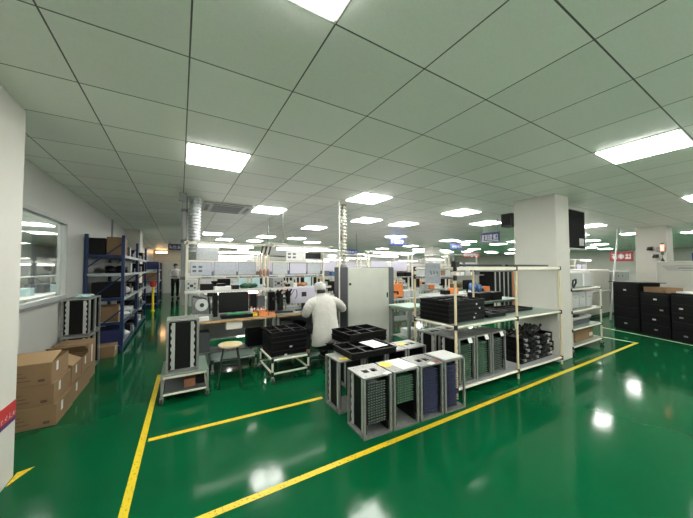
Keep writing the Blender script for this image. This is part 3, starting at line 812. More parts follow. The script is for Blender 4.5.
# ------------------------------------------------------------------ people
def skin_mesh(name, verts, edges, radii, m, parent, sub=2, root=0):
    me = bpy.data.meshes.new(name+'_cage'); me.from_pydata([Vector(v) for v in verts], edges, [])
    o = bpy.data.objects.new(name+'_cage', me); COL.objects.link(o)
    md = o.modifiers.new('skin', 'SKIN'); md.use_smooth_shade = True
    for i, r in enumerate(radii):
        r = r if isinstance(r, tuple) else (r, r)
        me.skin_vertices[0].data[i].radius = r
    me.skin_vertices[0].data[root].use_root = True
    ss = o.modifiers.new('sub', 'SUBSURF'); ss.levels = sub; ss.render_levels = sub
    dg = bpy.context.evaluated_depsgraph_get(); dg.update()
    nm = bpy.data.meshes.new_from_object(o.evaluated_get(dg)); nm.name = name
    bpy.data.objects.remove(o); bpy.data.meshes.remove(me)
    nm.materials.clear(); nm.materials.append(M[m])
    for p in nm.polygons: p.use_smooth = True
    q = bpy.data.objects.new(name, nm); COL.objects.link(q); q.parent = parent
    return q
class Fig:
    def __init__(s): s.v = []; s.e = []; s.r = []
    def add(s, p, r, frm=None):
        s.v.append(Vector(p)); s.r.append(r)
        if frm is not None: s.e.append((frm, len(s.v)-1))
        return len(s.v)-1
    def chain(s, frm, pts):
        for p, r in pts: frm = s.add(p, r, frm)
        return frm
    def hand(s, wrist, d, side, up):
        w = s.v[wrist]; d, side, up = Vector(d).normalized(), Vector(side).normalized(), Vector(up).normalized()
        palm = s.add(w+d*.05, (.030, .018), wrist)
        for k, ln in enumerate((.066, .075, .070, .054)):
            b = w+d*.085+side*(.030-.020*k)
            i = s.add(b, .0095, palm)
            i = s.add(b+d*ln*.45-up*ln*.12, .0088, i)
            i = s.add(b+d*ln*.75-up*ln*.38, .0082, i)
            s.add(b+d*ln*.85-up*ln*.66, .0072, i)
        i = s.add(w+d*.035+side*.035, .012, palm)
        i = s.add(w+d*.065+side*.052-up*.012, .0105, i)
        s.add(w+d*.095+side*.052-up*.03, .009, i)
    def head(s, neck, c, fw, up, rt):
        """c centre of the skull"""
        c, fw, up, rt = Vector(c), Vector(fw), Vector(up), Vector(rt)
        k = s.add(c-up*.045-fw*.01, .058, neck)
        b = s.add(c+up*.0, (.078, .088), k)
        t = s.add(c+up*.06, (.064, .074), b)
        j = s.add(c-up*.075+fw*.045, .030, k)
        n1 = s.add(c-up*.012+fw*.085, .016, b); s.add(c-up*.03+fw*.108, .010, n1)
        for sg in (-1, 1): s.add(c-up*.015+rt*sg*.086-fw*.01, (.010, .02), b)
    def build(s, name, m, parent, sub=2): return skin_mesh(name, s.v, s.e, s.r, m, parent, sub)

def face(parent, c, fw, up, rt):
    c, fw, up, rt = Vector(c), Vector(fw), Vector(up), Vector(rt)
    for sg in (-1, 1): MB().ball(c+fw*.084+rt*sg*.032+up*.002, .010, seg=10).build('eye', 'hair', parent, smooth=True)
    MB().tube([c+fw*.086-up*.062-rt*.022, c+fw*.092-up*.064, c+fw*.086-up*.062+rt*.022], .005, 6).build('mouth', 'copper', parent)

# seated worker, seen from behind
px_, py_ = 1.99, 3.98
t = thing('person', 'person in white coat and cap seated at the workbench, back to camera', 'person', (px_, py_, 0))
F = Fig()
pel = F.add((0, 0, .53), (.15, .11))
ab = F.add((-.01, .02, .66), (.135, .10), pel)
ch = F.add((-.02, .06, .84), (.14, .09), ab)
ub = F.add((-.02, .09, .95), (.10, .06), ch)
nk = F.add((-.025, .125, 1.05), .045, ub)
hc, hf = Vector((-.03, .17, 1.135)), Vector((.25, .88, -.38)).normalized()
hr = hf.cross(Vector((0, 0, 1))).normalized(); hu = hr.cross(hf)
F.head(nk, hc, hf, hu, hr)
for sg in (-1, 1):
    sh = F.add((-.02+sg*.165, .08, .935), .050, ub)
    if sg < 0: el = F.chain(sh, [((-.255, .10, .86), .05), ((-.285, .14, .765), .043)]); wr = F.chain(el, [((-.21, .28, .80), .036), ((-.14, .40, .83), .028)])
    else: el = F.chain(sh, [((.29, .10, .87), .05), ((.385, .13, .80), .043)]); wr = F.chain(el, [((.33, .27, .82), .036), ((.24, .39, .84), .028)])
    F.hand(wr, (.35*-sg, .9, -.1), (-sg*.9, -.3, .2), (0, .1, 1))
    hp_ = F.add((sg*.095, .05, .50), .092, pel)
    F.chain(hp_, [((sg*.13, .26, .50), .078), ((sg*.15, .42, .49), .062), ((sg*.15, .42, .30), .056), ((sg*.15, .38, .10), .038), ((sg*.15, .40, .055), .042), ((sg*.16, .52, .04), .034)])
F.build('body', 'skin', t)
face(t, hc, hf, hu, hr)
cm = MB()   # coat: one garment with sleeves and a loose hem
ring = [(.355, -.045, -.055, .214, .155), (.36, -.04, -.055, .222, .162), (.45, -.02, -.03, .222, .172), (.56, -.005, -.005, .212, .165), (.68, -.01, .02, .200, .150), (.80, -.015, .045, .206, .145),
        (.90, -.02, .068, .218, .135), (.965, -.02, .08, .212, .120), (1.005, -.022, .09, .175, .102), (1.035, -.024, .10, .115, .082), (1.06, -.026, .112, .076, .070), (1.085, -.027, .122, .068, .064), (1.09, -.027, .124, .058, .056)]
rr, nseg = [], 40
for z, cx_, cy_, rx, ry in ring:
    row = []
    for k in range(nseg):
        a = 2*math.pi*k/nseg
        f_ = max(0, min(1, (1.0-z)*1.6))
        w_ = 1+f_*(.045*math.sin(4*a+z*11)+.03*math.sin(9*a-z*19)+.02*math.sin(3*a+z*40))
        dz = .05*math.cos(a)*max(0, (.50-z)/.14)
        row.append(cm.bm.verts.new((cx_+rx*w_*math.cos(a), cy_+ry*w_*math.sin(a), z+dz)))
    rr.append(row)
for p_, q_ in zip(rr, rr[1:]):
    for k in range(nseg): cm.bm.faces.new((p_[k], p_[(k+1) % nseg], q_[(k+1) % nseg], q_[k]))
cm.bm.faces.new(list(reversed(rr[0]))); cm.bm.faces.new(rr[-1])
def sleeve(pts):
    P = [Vector(p) for p, r in pts]; Q = []; RR = []
    for k in range(len(P)-1):
        for q in range(6):
            f_ = q/6; Q.append(P[k].lerp(P[k+1], f_)); RR.append(pts[k][1]*(1-f_)+pts[k+1][1]*f_+.004*math.sin((k*6+q)*2.1))
    Q.append(P[-1]); RR.append(pts[-1][1])
    for _ in range(2): Q = [Q[0]]+[(Q[k-1]+Q[k]*2+Q[k+1])/4 for k in range(1, len(Q)-1)]+[Q[-1]]
    cm.tube(Q, RR, 18)
sleeve([((-.12, .08, .945), .085), ((-.205, .08, .93), .088), ((-.262, .10, .86), .078), ((-.29, .14, .765), .066), ((-.21, .28, .80), .054), ((-.155, .375, .825), .045)])
sleeve([((.08, .08, .945), .085), ((.175, .08, .935), .088), ((.28, .10, .885), .078), ((.385, .13, .80), .066), ((.33, .27, .82), .054), ((.255, .37, .838), .045)])
cm.build('coat', 'coat', t, smooth=True)
K = Fig()   # trousers
a = K.add((0, .0, .47), (.165, .13))
for sg in (-1, 1): K.chain(a, [((sg*.095, .07, .50), .104), ((sg*.13, .26, .505), .092), ((sg*.15, .425, .49), .075), ((sg*.15, .42, .30), .066), ((sg*.15, .385, .12), .055)])
K.build('trousers', 'trouser', t)
for sg in (-1, 1): MB().ball((sg*.155, .455, .045), .05, 1, 2.3, .88, 14).build('shoe', 'rubber', t, smooth=True)
rot = Matrix((hr, hf, hu)).transposed()
cp_ = MB().lathe([(.070, -.042), (.090, -.035), (.095, 0), (.097, .04), (.088, .078), (.06, .102), (.02, .110)], 20, mx=rot.to_4x4(), c=hc+hu*.005-hf*.012)
cp_.build('cap', 'cap', t, smooth=True)
MB().tube([hc+hu*(-.055)-hf*.068-hr*.055, hc-hu*.058-hf*.084, hc+hu*(-.055)-hf*.068+hr*.055], .034, 8).build('hair', 'hair', t, smooth=True)
t = thing('work_stool', 'dark padded work stool under the seated worker', 'stool', (px_, py_-.02, 0))
MB().lathe([(.20, .255), (.225, .27), (.225, .365), (.19, .385)], 24).build('seat', 'black', t)
MB().bar((0, 0, .06), (0, 0, .256), .025, 12).build('column', 'dark', t)
for k in range(5):
    a = 2*math.pi*k/5+.3
    l_ = MB().bar((0, 0, .075), (.24*math.cos(a), .24*math.sin(a), .06), .016, 8).build('foot', 'dark', t)
    MB().bar((.24*math.cos(a)-.012, .24*math.sin(a), .024), (.24*math.cos(a)+.012, .24*math.sin(a), .024), .024, 10).build('wheel', 'rubber', l_)

# standing worker far down the aisle
t = thing('person', 'person in white shirt and dark trousers standing far down the aisle', 'person', (-.20, 16.4, 0), R(200))
F = Fig()
pel = F.add((0, 0, .95), (.14, .10)); ab = F.add((0, 0, 1.10), (.125, .09), pel); ch = F.add((0, 0, 1.28), (.15, .10), ab); ub = F.add((0, 0, 1.42), (.11, .075), ch); nk = F.add((0, .01, 1.51), .05, ub)
hc, hf = Vector((0, .035, 1.62)), Vector((.2, .93, -.3)).normalized(); hr = hf.cross(Vector((0, 0, 1))).normalized(); hu = hr.cross(hf)
F.head(nk, hc, hf, hu, hr)
for sg in (-1, 1):
    sh = F.add((sg*.18, 0, 1.41), .055, ub)
    wr = F.chain(sh, [((sg*.235, .0, 1.26), .047), ((sg*.25, .03, 1.12), .04), ((sg*.18, .18, 1.10), .034), ((sg*.12, .27, 1.12), .027)])
    F.hand(wr, (-sg*.4, .9, .05), (-sg*.9, -.3, .2), (0, .1, 1))
    hp_ = F.add((sg*.095, 0, .90), .088, pel)
    F.chain(hp_, [((sg*.105, .01, .70), .076), ((sg*.11, .02, .49), .056), ((sg*.11, 0, .28), .052), ((sg*.11, -.02, .09), .036), ((sg*.115, .03, .05), .040), ((sg*.125, .13, .035), .032)])
F.build('body', 'skin', t); face(t, hc, hf, hu, hr)
K = Fig()
a = K.add((0, 0, .93), (.165, .125)); b_ = K.add((0, 0, 1.10), (.148, .11), a); c_ = K.add((0, 0, 1.28), (.17, .12), b_); d_ = K.add((0, 0, 1.42), (.125, .09), c_); K.add((0, .01, 1.475), .06, d_)
for sg in (-1, 1):
    sh = K.add((sg*.182, 0, 1.41), .068, d_); K.chain(sh, [((sg*.24, 0, 1.26), .06), ((sg*.253, .03, 1.12), .053), ((sg*.20, .14, 1.105), .046)])
K.build('shirt', 'bag', t)
K = Fig(); a = K.add((0, 0, .93), (.14, .105))
for sg in (-1, 1): K.chain(a, [((sg*.095, 0, .90), .098), ((sg*.105, .01, .70), .09), ((sg*.11, .02, .49), .072), ((sg*.11, 0, .28), .066), ((sg*.11, -.02, .10), .06)])
K.build('trousers', 'trouser', t)
for sg in (-1, 1): MB().ball((sg*.12, .06, .04), .048, 1, 2.4, .83, 12).build('shoe', 'rubber', t, smooth=True)
MB().lathe([(.088, -.02), (.094, .02), (.092, .07), (.06, .105), (.02, .115)], 16, mx=Matrix((hr, hf, hu)).transposed().to_4x4(), c=hc-hf*.018).build('hair', 'hair', t, smooth=True)

# ------------------------------------------------------------------ ducts and hoses
def ribbed(r, z0, z1, pitch, dep):
    prof = []; z = z0
    while z < z1-pitch:
        prof += [(r, z), (r, z+pitch*.45), (r-dep, z+pitch*.55), (r-dep, z+pitch*.9)]; z += pitch
    return prof+[(r, z), (r, z1)]
t = thing('ventilation_duct', 'ribbed silver ventilation duct dropping from the ceiling at the bench end', 'duct', (.20, 5.22, 0))
MB().lathe(ribbed(.09, 1.75, H-.001, .05, .022), 20).build('flexible_hose', 'silver', t)
MB().lathe([(.10, 1.62), (.10, 1.74), (.09, 1.75)], 20).build('collar', 'galv', t)
t = thing('exhaust_pipe', 'plain grey exhaust pipe beside the ribbed silver duct', 'pipe', (.05, 5.24, 0))
MB().lathe([(.042, .9), (.042, H-.001)], 16).build('pipe', 'grey', t)
for z in (1.3, 1.9, 2.4): MB().lathe([(.048, z), (.048, z+.05)], 16).build('collar', 'dgrey', t)
single('ceiling_box', 'small grey junction box beside the top of the silver duct', 'box', MB().box(-.05, -.04, -.12, .05, .04, -.001), 'grey', (.02, 5.05, H))
t = thing('extraction_hose', 'white ribbed extraction hose from the ceiling to the pale cabinet', 'hose', (2.60, 4.48, 0))
MB().lathe(ribbed(.058, 1.53, H-.001, .062, .028), 16).build('flexible_hose', 'pearl', t)
MB().lathe([(.065, 1.502), (.065, 1.53)], 16).build('flange', 'galv', t)
single('power_pole', 'thin white pole from floor to ceiling beside the white ribbed hose', 'pole', MB().bar((0, 0, .001), (0, 0, H-.001), .013, 12), 'white', (2.405, 4.30, 0))

# pale cabinet
t = thing('control_cabinet', 'tall dark grey cabinet with a pale door behind the seated worker', 'cabinet', (2.52, 4.20, 0))
MB().box(0, .02, .04, 1.04, .5, 1.50).build('body', 'dgrey', t, bevel=.006)
MB().box(.03, .05, 0, 1.01, .48, .04).build('plinth', 'dark', t)
dr = MB().box(.01, 0, .06, .91, .02, 1.49).build('door', 'doorgrey', t, bevel=.004)
MB().box(.855, -.012, .93, .885, 0, 1.02).build('handle', 'dark', dr, bevel=.004)
MB().box(.025, -.01, 1.18, .065, 0, 1.22).build('hinge', 'dark', dr)
MB().box(.78, -.0015, 1.38, .83, 0, 1.43).build('sticker', 'beige', dr)
MB().box(.915, .0, .06, 1.035, .02, 1.49).build('side_strip', 'dgrey', t, bevel=.003)
# green topped table right of it
t = thing('side_table', 'small table with green top and aluminium legs beside the pale cabinet', 'table', (3.58, 3.80, 0))
MB().box(-.27, -.27, .79, .27, .27, .815).build('tabletop', 'mint', t, bevel=.003)
MB().box(-.25, -.25, .74, .25, .25, .79).build('apron', 'alu', t)
for x in (-.24, .24):
    for y in (-.24, .24): MB().box(x-.022, y-.022, 0, x+.022, y+.022, .74).build('leg', 'alu', t, bevel=.003)
MB().box(-.23, -.23, .25, .23, .23, .27).build('lower_shelf', 'galv', t)
boxthing('parts_box', 'white box on the lower shelf of the small green table', 'box', 3.45, 3.65, .271, 3.7, 3.9, .40, 'bag')

# ------------------------------------------------------------------ main workbenches
def workbench(label, x0, w, yf, d=.7, top='darktop', zs=1.145, zt=1.885, rail=1.355):
    t = thing('workbench', label, 'workbench', (x0, yf, 0))
    MB().box(0, 0, .715, w, d, .75).build('tabletop', top, t, bevel=.003)
    MB().box(.002, -.012, .718, w-.002, 0, .748).build('edge_strip', 'wood', t)
    for x in (.03, w-.03):
        MB().box(x-.02, .03, 0, x+.02, .07, .715).build('leg', 'galv', t); MB().box(x-.02, d-.07, 0, x+.02, d-.03, .715).build('leg', 'galv', t)
        MB().box(x-.018, d-.06, .75, x+.018, d-.024, zt+.03).build('upright', 'ivory', t)
    MB().box(.05, .34, .20, w-.05, d-.08, .225).build('lower_shelf', 'galv', t)
    MB().box(.05, d-.065, .36, w-.05, d-.05, .68).build('back_panel', 'grey', t)
    MB().box(.0, d-.32, zs-.02, w, d-.062, zs).build('upper_shelf', 'ltgrey', t, bevel=.002)
    MB().box(.0, d-.335, zs-.03, w, d-.32, zs+.008).build('shelf_edge', 'white', t)
    if rail:
        for z in (rail, 1.60): MB().box(.05, d-.068, z-.012, w-.05, d-.062, z+.012).build('panel_rail', 'ivory', t)
    MB().box(-.01, d-.07, zt-.02, w+.01, d-.02, zt+.02).build('top_rail', 'ivory', t)
    for x in (.03, w-.03): MB().bar((x, d-.07, zt-.02), (x, d-.42, zt-.0), .012, 8).build('lamp_arm', 'ivory', t)
    return t
workbench('cluttered workbench behind the stool, under three instruction sheets and the silver duct', .06, 1.24, 4.35)
workbench('cluttered workbench in front of the seated worker, with the pale monitor', 1.315, 1.15, 4.35)
def lamp_tube(label, x0, x1, y, z, group=None):
    t = thing('lamp_tube', label, 'lamp', ((x0+x1)/2, y, z), group=group); w = (x1-x0)/2
    MB().box(-w, -.03, .022, w, .03, .05).build('housing', 'white', t)
    MB().bar((-w+.01, 0, .0), (w-.01, 0, .0), .019, 10).build('tube', 'lampB', t)
    for s in (-1, 1): MB().box(s*w, -.02, -.02, s*(w-.012), .02, .022).build('end_cap', 'white', t)
    return t
lamp_tube('bright lamp tube over the bench of the seated worker', 1.40, 2.42, 4.72, 1.815)
lamp_tube('lamp tube under the shelf over the dark monitor', .48, 1.12, 4.76, 1.09)
lamp_tube('lamp tube hung over the bench by the silver duct', .22, 1.05, 4.80, 1.83)

def panel(name, label, cat, x0, x1, y, z0, z1, m, frame='grey', group=None, marks=0, wide=.008):
    t = thing(name, label, cat, ((x0+x1)/2, y, z0), group=group); w, h = (x1-x0)/2, z1-z0
    MB().box(-w, 0, 0, w, .012, h).build('frame', frame, t)
    MB().box(-w+wide, -.002, wide, w-wide, 0, h-wide).build('sheet', m, t)
    if marks:
        k = MB(); rr = random.Random(marks)
        for r_ in range(2):
            for q in range(2): k.box(-w*.8+q*w*.55, -.003, h*(.25+.3*r_), -w*.8+q*w*.55+w*.35, -.002, h*(.25+.3*r_)+h*.16)
        k.build('printed_marks', 'dgrey', t)
    return t
IP = [(.135, .436, 'sheet', 'left end of the row, with four dark blocks', 3), (.476, .809, 'sheet', 'second from the silver duct', 0), (.835, 1.131, 'sheet', 'third from the silver duct, next to hanging drivers', 0),
      (1.414, 1.695, 'sheet2', 'just right of the hanging drivers', 0), (1.727, 2.066, 'lilac', 'above the pale monitor, dark framed', 0), (2.08, 2.358, 'sheet2', 'last before the white pole', 0)]
for a, b_, m_, l, mk in IP:
    panel('instruction_panel', 'framed instruction sheet over the benches, '+l, 'sign', a, b_, 4.968, 1.372, 1.588, m_, 'navy' if 'dark framed' in l else 'grey', marks=mk)
panel('poster_board', 'silvery poster board high beside the silver duct', 'sign', .215, .55, 5.08, 1.615, 1.86, 'sheet2', 'galv')
panel('poster_board', 'white board with dark square pictures under the bright lamp tube', 'sign', 1.70, 2.05, 5.08, 1.62, 1.83, 'paper', 'ltgrey', marks=5)
panel('dark_display', 'dark narrow display board under the bright lamp tube', 'display', 2.08, 2.42, 5.08, 1.66, 1.79, 'glassd', 'ltgrey')
# hanging electric drivers
for k, x in enumerate((1.19, 1.255, 1.325)):
    t = thing('hanging_driver', 'brown hanging screwdriver hose between the instruction sheets, %s of three' % ('left', 'middle', 'right')[k], 'tool', (x, 4.90, 0))
    MB().tube([(.05, .11, 1.87), (.04, .0, 1.86), (0, 0, 1.72)], .014, 8).build('balancer_arm', 'dark', t, smooth=True)
    MB().bar((0, 0, 1.46), (0, 0, 1.72), .009, 8).build('cord', 'beige', t)
    MB().lathe([(.012, 1.34), (.02, 1.37), (.02, 1.44), (.012, 1.47)], 12).build('driver_body', 'copper', t)
t = thing('fan_filter_unit', 'grey metal box hung from the ceiling behind the hanging drivers', 'box', (1.61, 5.45, 1.72))
MB().box(-.19, -.15, 0, .19, .15, .25).build('casing', 'ltgrey', t, bevel=.006)
for x in (-.15, .15): MB().bar((x, 0, .25), (x, 0, H-1.721), .008, 8).build('hanger_rod', 'galv', t)
ZS, ZD = 1.146, .751
def instrument(label, x0, x1, z, y=4.74, m='ltgrey'):
    w = (x1-x0)/2
    t = thing('power_supply', label, 'instrument', ((x0+x1)/2, y, z)); h = .17
    MB().box(-w, 0, 0, w, .2, h).build('case', m, t, bevel=.006)
    for sx in (-1, 1):
        for z_ in (.05, .11): MB().bar((sx*w*.55, -.008, z_), (sx*w*.55, 0, z_), .013, 10).build('socket', 'dark', t)
    MB().box(-w*.3, -.003, .06, w*.3, 0, .10).build('display', 'dark', t)
instrument('pale grey power supply on the bench shelf end below the silver duct', .075, .225, ZS)
instrument('grey power supply on the shelf below the hanging drivers', 1.36, 1.55, ZS, m='grey')
def lump(name, label, cat, x, y, z, rx, ry, h, m, n=7, seed=1, group=None):
    r_ = random.Random(seed); b_ = MB()
    for k in range(n): b_.ball((r_.uniform(-rx, rx)*.7, r_.uniform(-ry, ry)*.7, h*r_.uniform(.39, .6)), h*.5, rx/h*.8, ry/h*.8, .75, 10)
    return single(name, label, cat, b_, m, (x, y, z), group=group, smooth=True)
boxthing('black_case', 'black gadget on the bench shelf beside the grey power supply', 'case', .27, 4.76, ZS, .44, 4.93, ZS+.10, 'black')
boxthing('paper_box', 'white carton on the bench shelf behind the dark monitor', 'box', .46, 4.75, ZS, .70, 4.93, ZS+.055, 'paper')
boxthing('black_case', 'small black box on the white carton of the bench shelf', 'case', .50, 4.78, ZS+.056, .62, 4.9, ZS+.10, 'black')
boxthing('parts_bin', 'black bin between white carton and green boards on the shelf', 'bin', .72, 4.75, ZS, .82, 4.92, ZS+.07, 'black')
lump('board_pile', 'green loose circuit boards heaped on the shelf, near the drivers', 'boards', 1.0, 4.83, ZS, .15, .07, .10, 'pcb', 8, 3)
lump('cable_pile', 'white wires bunched on the bench shelf by the green boards', 'cable', 1.21, 4.83, ZS, .06, .06, .08, 'bag', 6, 4)
lump('wire_coil', 'copper wire bundle on the shelf above the pale monitor', 'cable', 1.92, 4.83, ZS, .12, .06, .085, 'copper', 8, 5)
lump('wire_coil', 'dark cable bundle on the shelf beside the second power supply', 'cable', 1.64, 4.83, ZS, .07, .06, .07, 'black', 6, 6)
boxthing('tape_roll_box', 'white small carton between the cable bundles on the shelf', 'box', 1.73, 4.76, ZS, .0+1.80, 4.9, ZS+.07, 'paper')
lump('glove_pile', 'blue gloves on the shelf next to the white pole', 'gloves', 2.24, 4.83, ZS, .09, .06, .06, 'bluebag', 6, 7)
for k, x in enumerate((.90, 1.12, 2.08)):
    boxthing('parts_bottle', 'clear plastic bag of parts leaning on the shelf rail, %s' % ('by the green boards', 'under the drivers', 'over the pale monitor')[k], 'bag', x-.06, 4.95, ZS, x+.07, 4.975, ZS+.17, 'cloth')
# desk items
for k, (x, w_, h_, m_, l) in enumerate([(.16, .10, .30, 'dgrey', 'dark grey upright case behind the winding machine'), (1.02, .10, .33, 'black', 'black upright case behind the bench bottles'), (1.14, .12, .26, 'dgrey', 'dark grey case behind the orange bin'), (1.335, .10, .32, 'black', 'black upright case behind the first microscope'), (1.46, .12, .28, 'dark', 'dark case between the two microscopes'), (2.18, .12, .30, 'black', 'black upright case at the bench end by the pale cabinet'), (2.32, .10, .24, 'dgrey', 'dark grey case at the bench end by the pale cabinet')]):
    boxthing('control_box', l, 'case', x, 4.86, .751, x+w_, 4.975, .751+h_, m_)
t = thing('winding_machine', 'small silver winding machine with round disc at the bench end', 'machine', (.28, 4.62, ZD))
MB().box(-.14, -.1, 0, .14, .16, .06).build('base', 'galv', t, bevel=.004)
MB().box(-.12, .05, .06, .12, .15, .30).build('body', 'galv', t, bevel=.006)
MB().bar((0, -.04, .20), (0, .05, .20), .085, 24).build('disc', 'silver', t)
MB().bar((0, -.05, .20), (0, -.039, .20), .03, 16).build('hub', 'dark', t)
MB().bar((-.11, -.05, .33), (.11, .1, .26), .016, 8).build('arm', 'dark', t)
MB().bar((.11, .0, .06), (.09, .0, .31), .012, 8).build('stand', 'dark', t)
boxthing('white_box', 'white carton lying on the bench corner beside the winding machine', 'box', .20, 4.39, ZD, .36, 4.49, ZD+.05, 'paper')
boxthing('black_case', 'tall black controller between winding machine and dark monitor', 'case', .47-.03, 4.66, ZD, .50, 4.86, ZD+.36, 'black')
def monitor(name, label, x, y, z, w, h, m_back, group=None, rz=0, lift=.10, square=False, m_screen='glassd'):
    t = thing(name, label, 'monitor', (x, y, z), rz, group)
    MB().box(-w/2, 0, lift, w/2, .035, lift+h).build('casing', m_back, t, bevel=.006)
    MB().box(-w/2+.012, -.003, lift+.02, w/2-.012, 0, lift+h-.012).build('screen', m_screen, t)
    MB().box(-.03, .03, .01, .03, .05, lift+h*.4).build('stand', 'dark', t)
    MB().box(-.11, -.05, 0, .11, .1, .012).build('base', 'dark', t)
    if square: MB().box(-.045, -.006, lift+h*.42, .045, -.003, lift+h*.42+.08).build('square_mark', 'dark', t)
    return t
monitor('display_monitor', 'wide dark monitor on the bench behind the stool', .735, 4.70, ZD, .44, .31, 'black', lift=.05)
monitor('display_monitor', 'pale lilac panel with dark square before the seated worker', 1.89, 4.66, ZD, .50, .27, 'lilac', square=True, lift=.12, m_screen='lilac')
t = thing('assembly_tray', 'black tray with green board before the dark monitor', 'tray', (.72, 4.46, ZD))
MB().box(-.20, -.07, 0, .24, .10, .05).build('body', 'black', t, bevel=.004)
MB().box(-.12, -.06, .05, .17, .07, .066).build('board', 'brightpcb', t)
MB().box(.12, -.05, .05, .22, .02, .07).build('cover', 'galv', t)
BT = [(1.03, 4.62, 'red', .05), (1.09, 4.66, 'bag', .06), (1.13, 4.60, 'red', .045), (1.18, 4.66, 'bag', .055), (1.00, 4.70, 'bag', .07), (1.07, 4.55, 'pcb', .04)]
nm_ = {'red': 'red capped bottle', 'bag': 'white bottle', 'pcb': 'green small pot'}
for k, (x, y, m_, h_) in enumerate(BT):
    t = thing('bottle', '%s among the bench clutter between dark monitor and microscope' % nm_[m_], 'bottle', (x, y, ZD), group='bench bottles: '+nm_[m_])
    MB().lathe([(.024, 0), (.026, .005), (.026, h_), (.012, h_+.02)], 14).build('body', m_, t)
    MB().lathe([(.013, h_+.0205), (.013, h_+.045), (.008, h_+.05)], 12).build('lid', 'paper' if m_ != 'bag' else 'orange', t)
def bin_(label, x, y, z, w, d, h, m):
    t = thing('parts_bin', label, 'bin', (x, y, z))
    q = .006
    MB().box(-w/2, -d/2, 0, w/2, d/2, q).box(-w/2, -d/2, q, w/2, -d/2+q, h*.7).box(-w/2, d/2-q, q, w/2, d/2, h).box(-w/2, -d/2+q, q, -w/2+q, d/2-q, h).box(w/2-q, -d/2+q, q, w/2, d/2-q, h).build('body', m, t)
    lump_ = MB()
    for k in range(6): lump_.ball((rnd.uniform(-w*.3, w*.3), rnd.uniform(-d*.3, d*.3), h*.5), w*.16, seg=8)
    lump_.build('parts', 'copper', t)
bin_('orange parts bin on the bench edge left of the microscope', 1.12, 4.46, ZD, .13, .12, .075, 'orange')
bin_('yellow parts bin beside the orange one on the bench', .985, 4.47, ZD, .09, .11, .05, 'yellow')
bin_('orange low bin in front of the bench microscope', 1.25, 4.44, ZD, .10, .09, .035, 'orange')
for k, x in enumerate((1.40, 1.56)):
    t = thing('microscope_stand', ['black microscope on a boom stand beside the orange bin', 'black microscope stand next to the pale lilac panel'][k], 'microscope', (x, 4.60, ZD))
    MB().box(-.08, -.08, 0, .08, .10, .02).build('base', 'dark', t, bevel=.004)
    MB().bar((0, .07, .02), (0, .07, .36), .014, 10).build('column', 'galv', t)
    MB().bar((-.03, .07, .30), (.0, -.06, .30), .014, 10).build('boom', 'dark', t)
    MB().lathe([(.02, .14), (.035, .17), (.035, .26), (.045, .28), (.045, .33), (.02, .36)], 14, c=(0, -.06, 0)).build('head', 'black', t)
    for s in (-1, 1): MB().bar((s*.02, -.06, .33), (s*.035, -.13, .38), .014, 10).build('eyepiece', 'black', t)
    MB().bar((-.06, .07, .22), (.06, .07, .22), .02, 10).build('focus_knob', 'dark', t)
single('cable_loop', 'black cable looping over the edge of the pale lilac panel', 'cable', MB().tube([(.0, 0, 0), (.05, -.02, .10), (.09, -.02, .09), (.10, -.02, 0), (.07, -.02, -.06)], .006, 6), 'rubber', (1.64, 4.62, ZD+.27))
sheet('green_pad', 'green work mat under the pale lilac panel', 'mat', 1.80, 4.48, ZD, .34, .17, 'greenmat')
boxthing('keyboard', 'dark keyboard below the pale lilac panel', 'keyboard', 1.72, 4.60, ZD, 2.0, 4.65, ZD+.02, 'dark')
boxthing('label_printer', 'white small device under the bench top edge behind the stool', 'device', .58, 4.36, .60, .80, 4.5, .713, 'white')
for k, (x, w_, h_, m_, l) in enumerate([(.2, .2, .3, 'dgrey', 'dark grey box under the bench behind the aluminium cart'), (.95, .25, .25, 'black', 'black box under the bench behind the stool'), (1.5, .2, .35, 'galv', 'grey metal box under the worker bench'), (1.8, .15, .3, 'black', 'black box under the worker bench, beside the grey metal one'), (2.15, .2, .3, 'ltgrey', 'pale box under the worker bench beside the cabinet')]):
    boxthing('storage_box', l, 'box', x, 4.71, .2265, x+w_, 4.95, .2265+h_, m_)

# ------------------------------------------------------------------ more bench lines behind
protoB = None
def far_bench(x, y, w, label, group):
    """one workstation of a line: bench copy; returns its x-range"""
    global protoB
    if protoB is None:
        t = thing('workbench', label, 'workbench', (x, y, 0), group=group)
        W = 1.44
        MB().box(0, 0, .715, W, .7, .75).build('tabletop', 'ltgrey', t)
        for lx in (.02, W-.06):
            for ly in (.03, .63): MB().box(lx, ly, 0, lx+.04, ly+.04, .715).build('leg', 'ivory', t)
            MB().box(lx, .64, .75, lx+.036, .676, 1.92).build('upright', 'ivory', t)
        MB().box(0, .42, 1.24, W, .638, 1.26).build('upper_shelf', 'ltgrey', t)
        MB().box(0, .64, 1.55, W, .676, 1.59).build('panel_rail', 'ivory', t)
        MB().box(-.03, .64, 1.88, W+.03, .68, 1.92).build('top_rail', 'ltgrey', t)
        MB().box(.05, .1, .2, W-.05, .6, .22).build('lower_shelf', 'galv', t)
        protoB = t; return t
    return dup(protoB, (x, y, 0), 0, label, group)
pl = pm = None
ROWS = [('bench line right behind the small green table', 5.1, 4.0, 3), ('second bench line behind the cabinet', 6.7, .35, 6), ('third bench line', 8.7, .6, 7), ('fourth bench line', 11.0, 1.0, 8), ('fifth bench line', 13.8, 1.4, 10), ('bench line far on the right side', 5.9, 13.4, 4)]
lampP = panP = monP = None
ip = {}
def proto_box(n, m, w, d, h, c):
    if n not in ip: ip[n] = (boxthing(n, '', c, -w/2, -d/2, 0, w/2, d/2, h, m), [False])
    return ip[n]
def place(p, used, loc, lab, group):
    o = p if not used[0] else p.copy()
    if used[0]: COL.objects.link(o)
    used[0] = True
    o.location = loc; tag(o, lab, None, group)
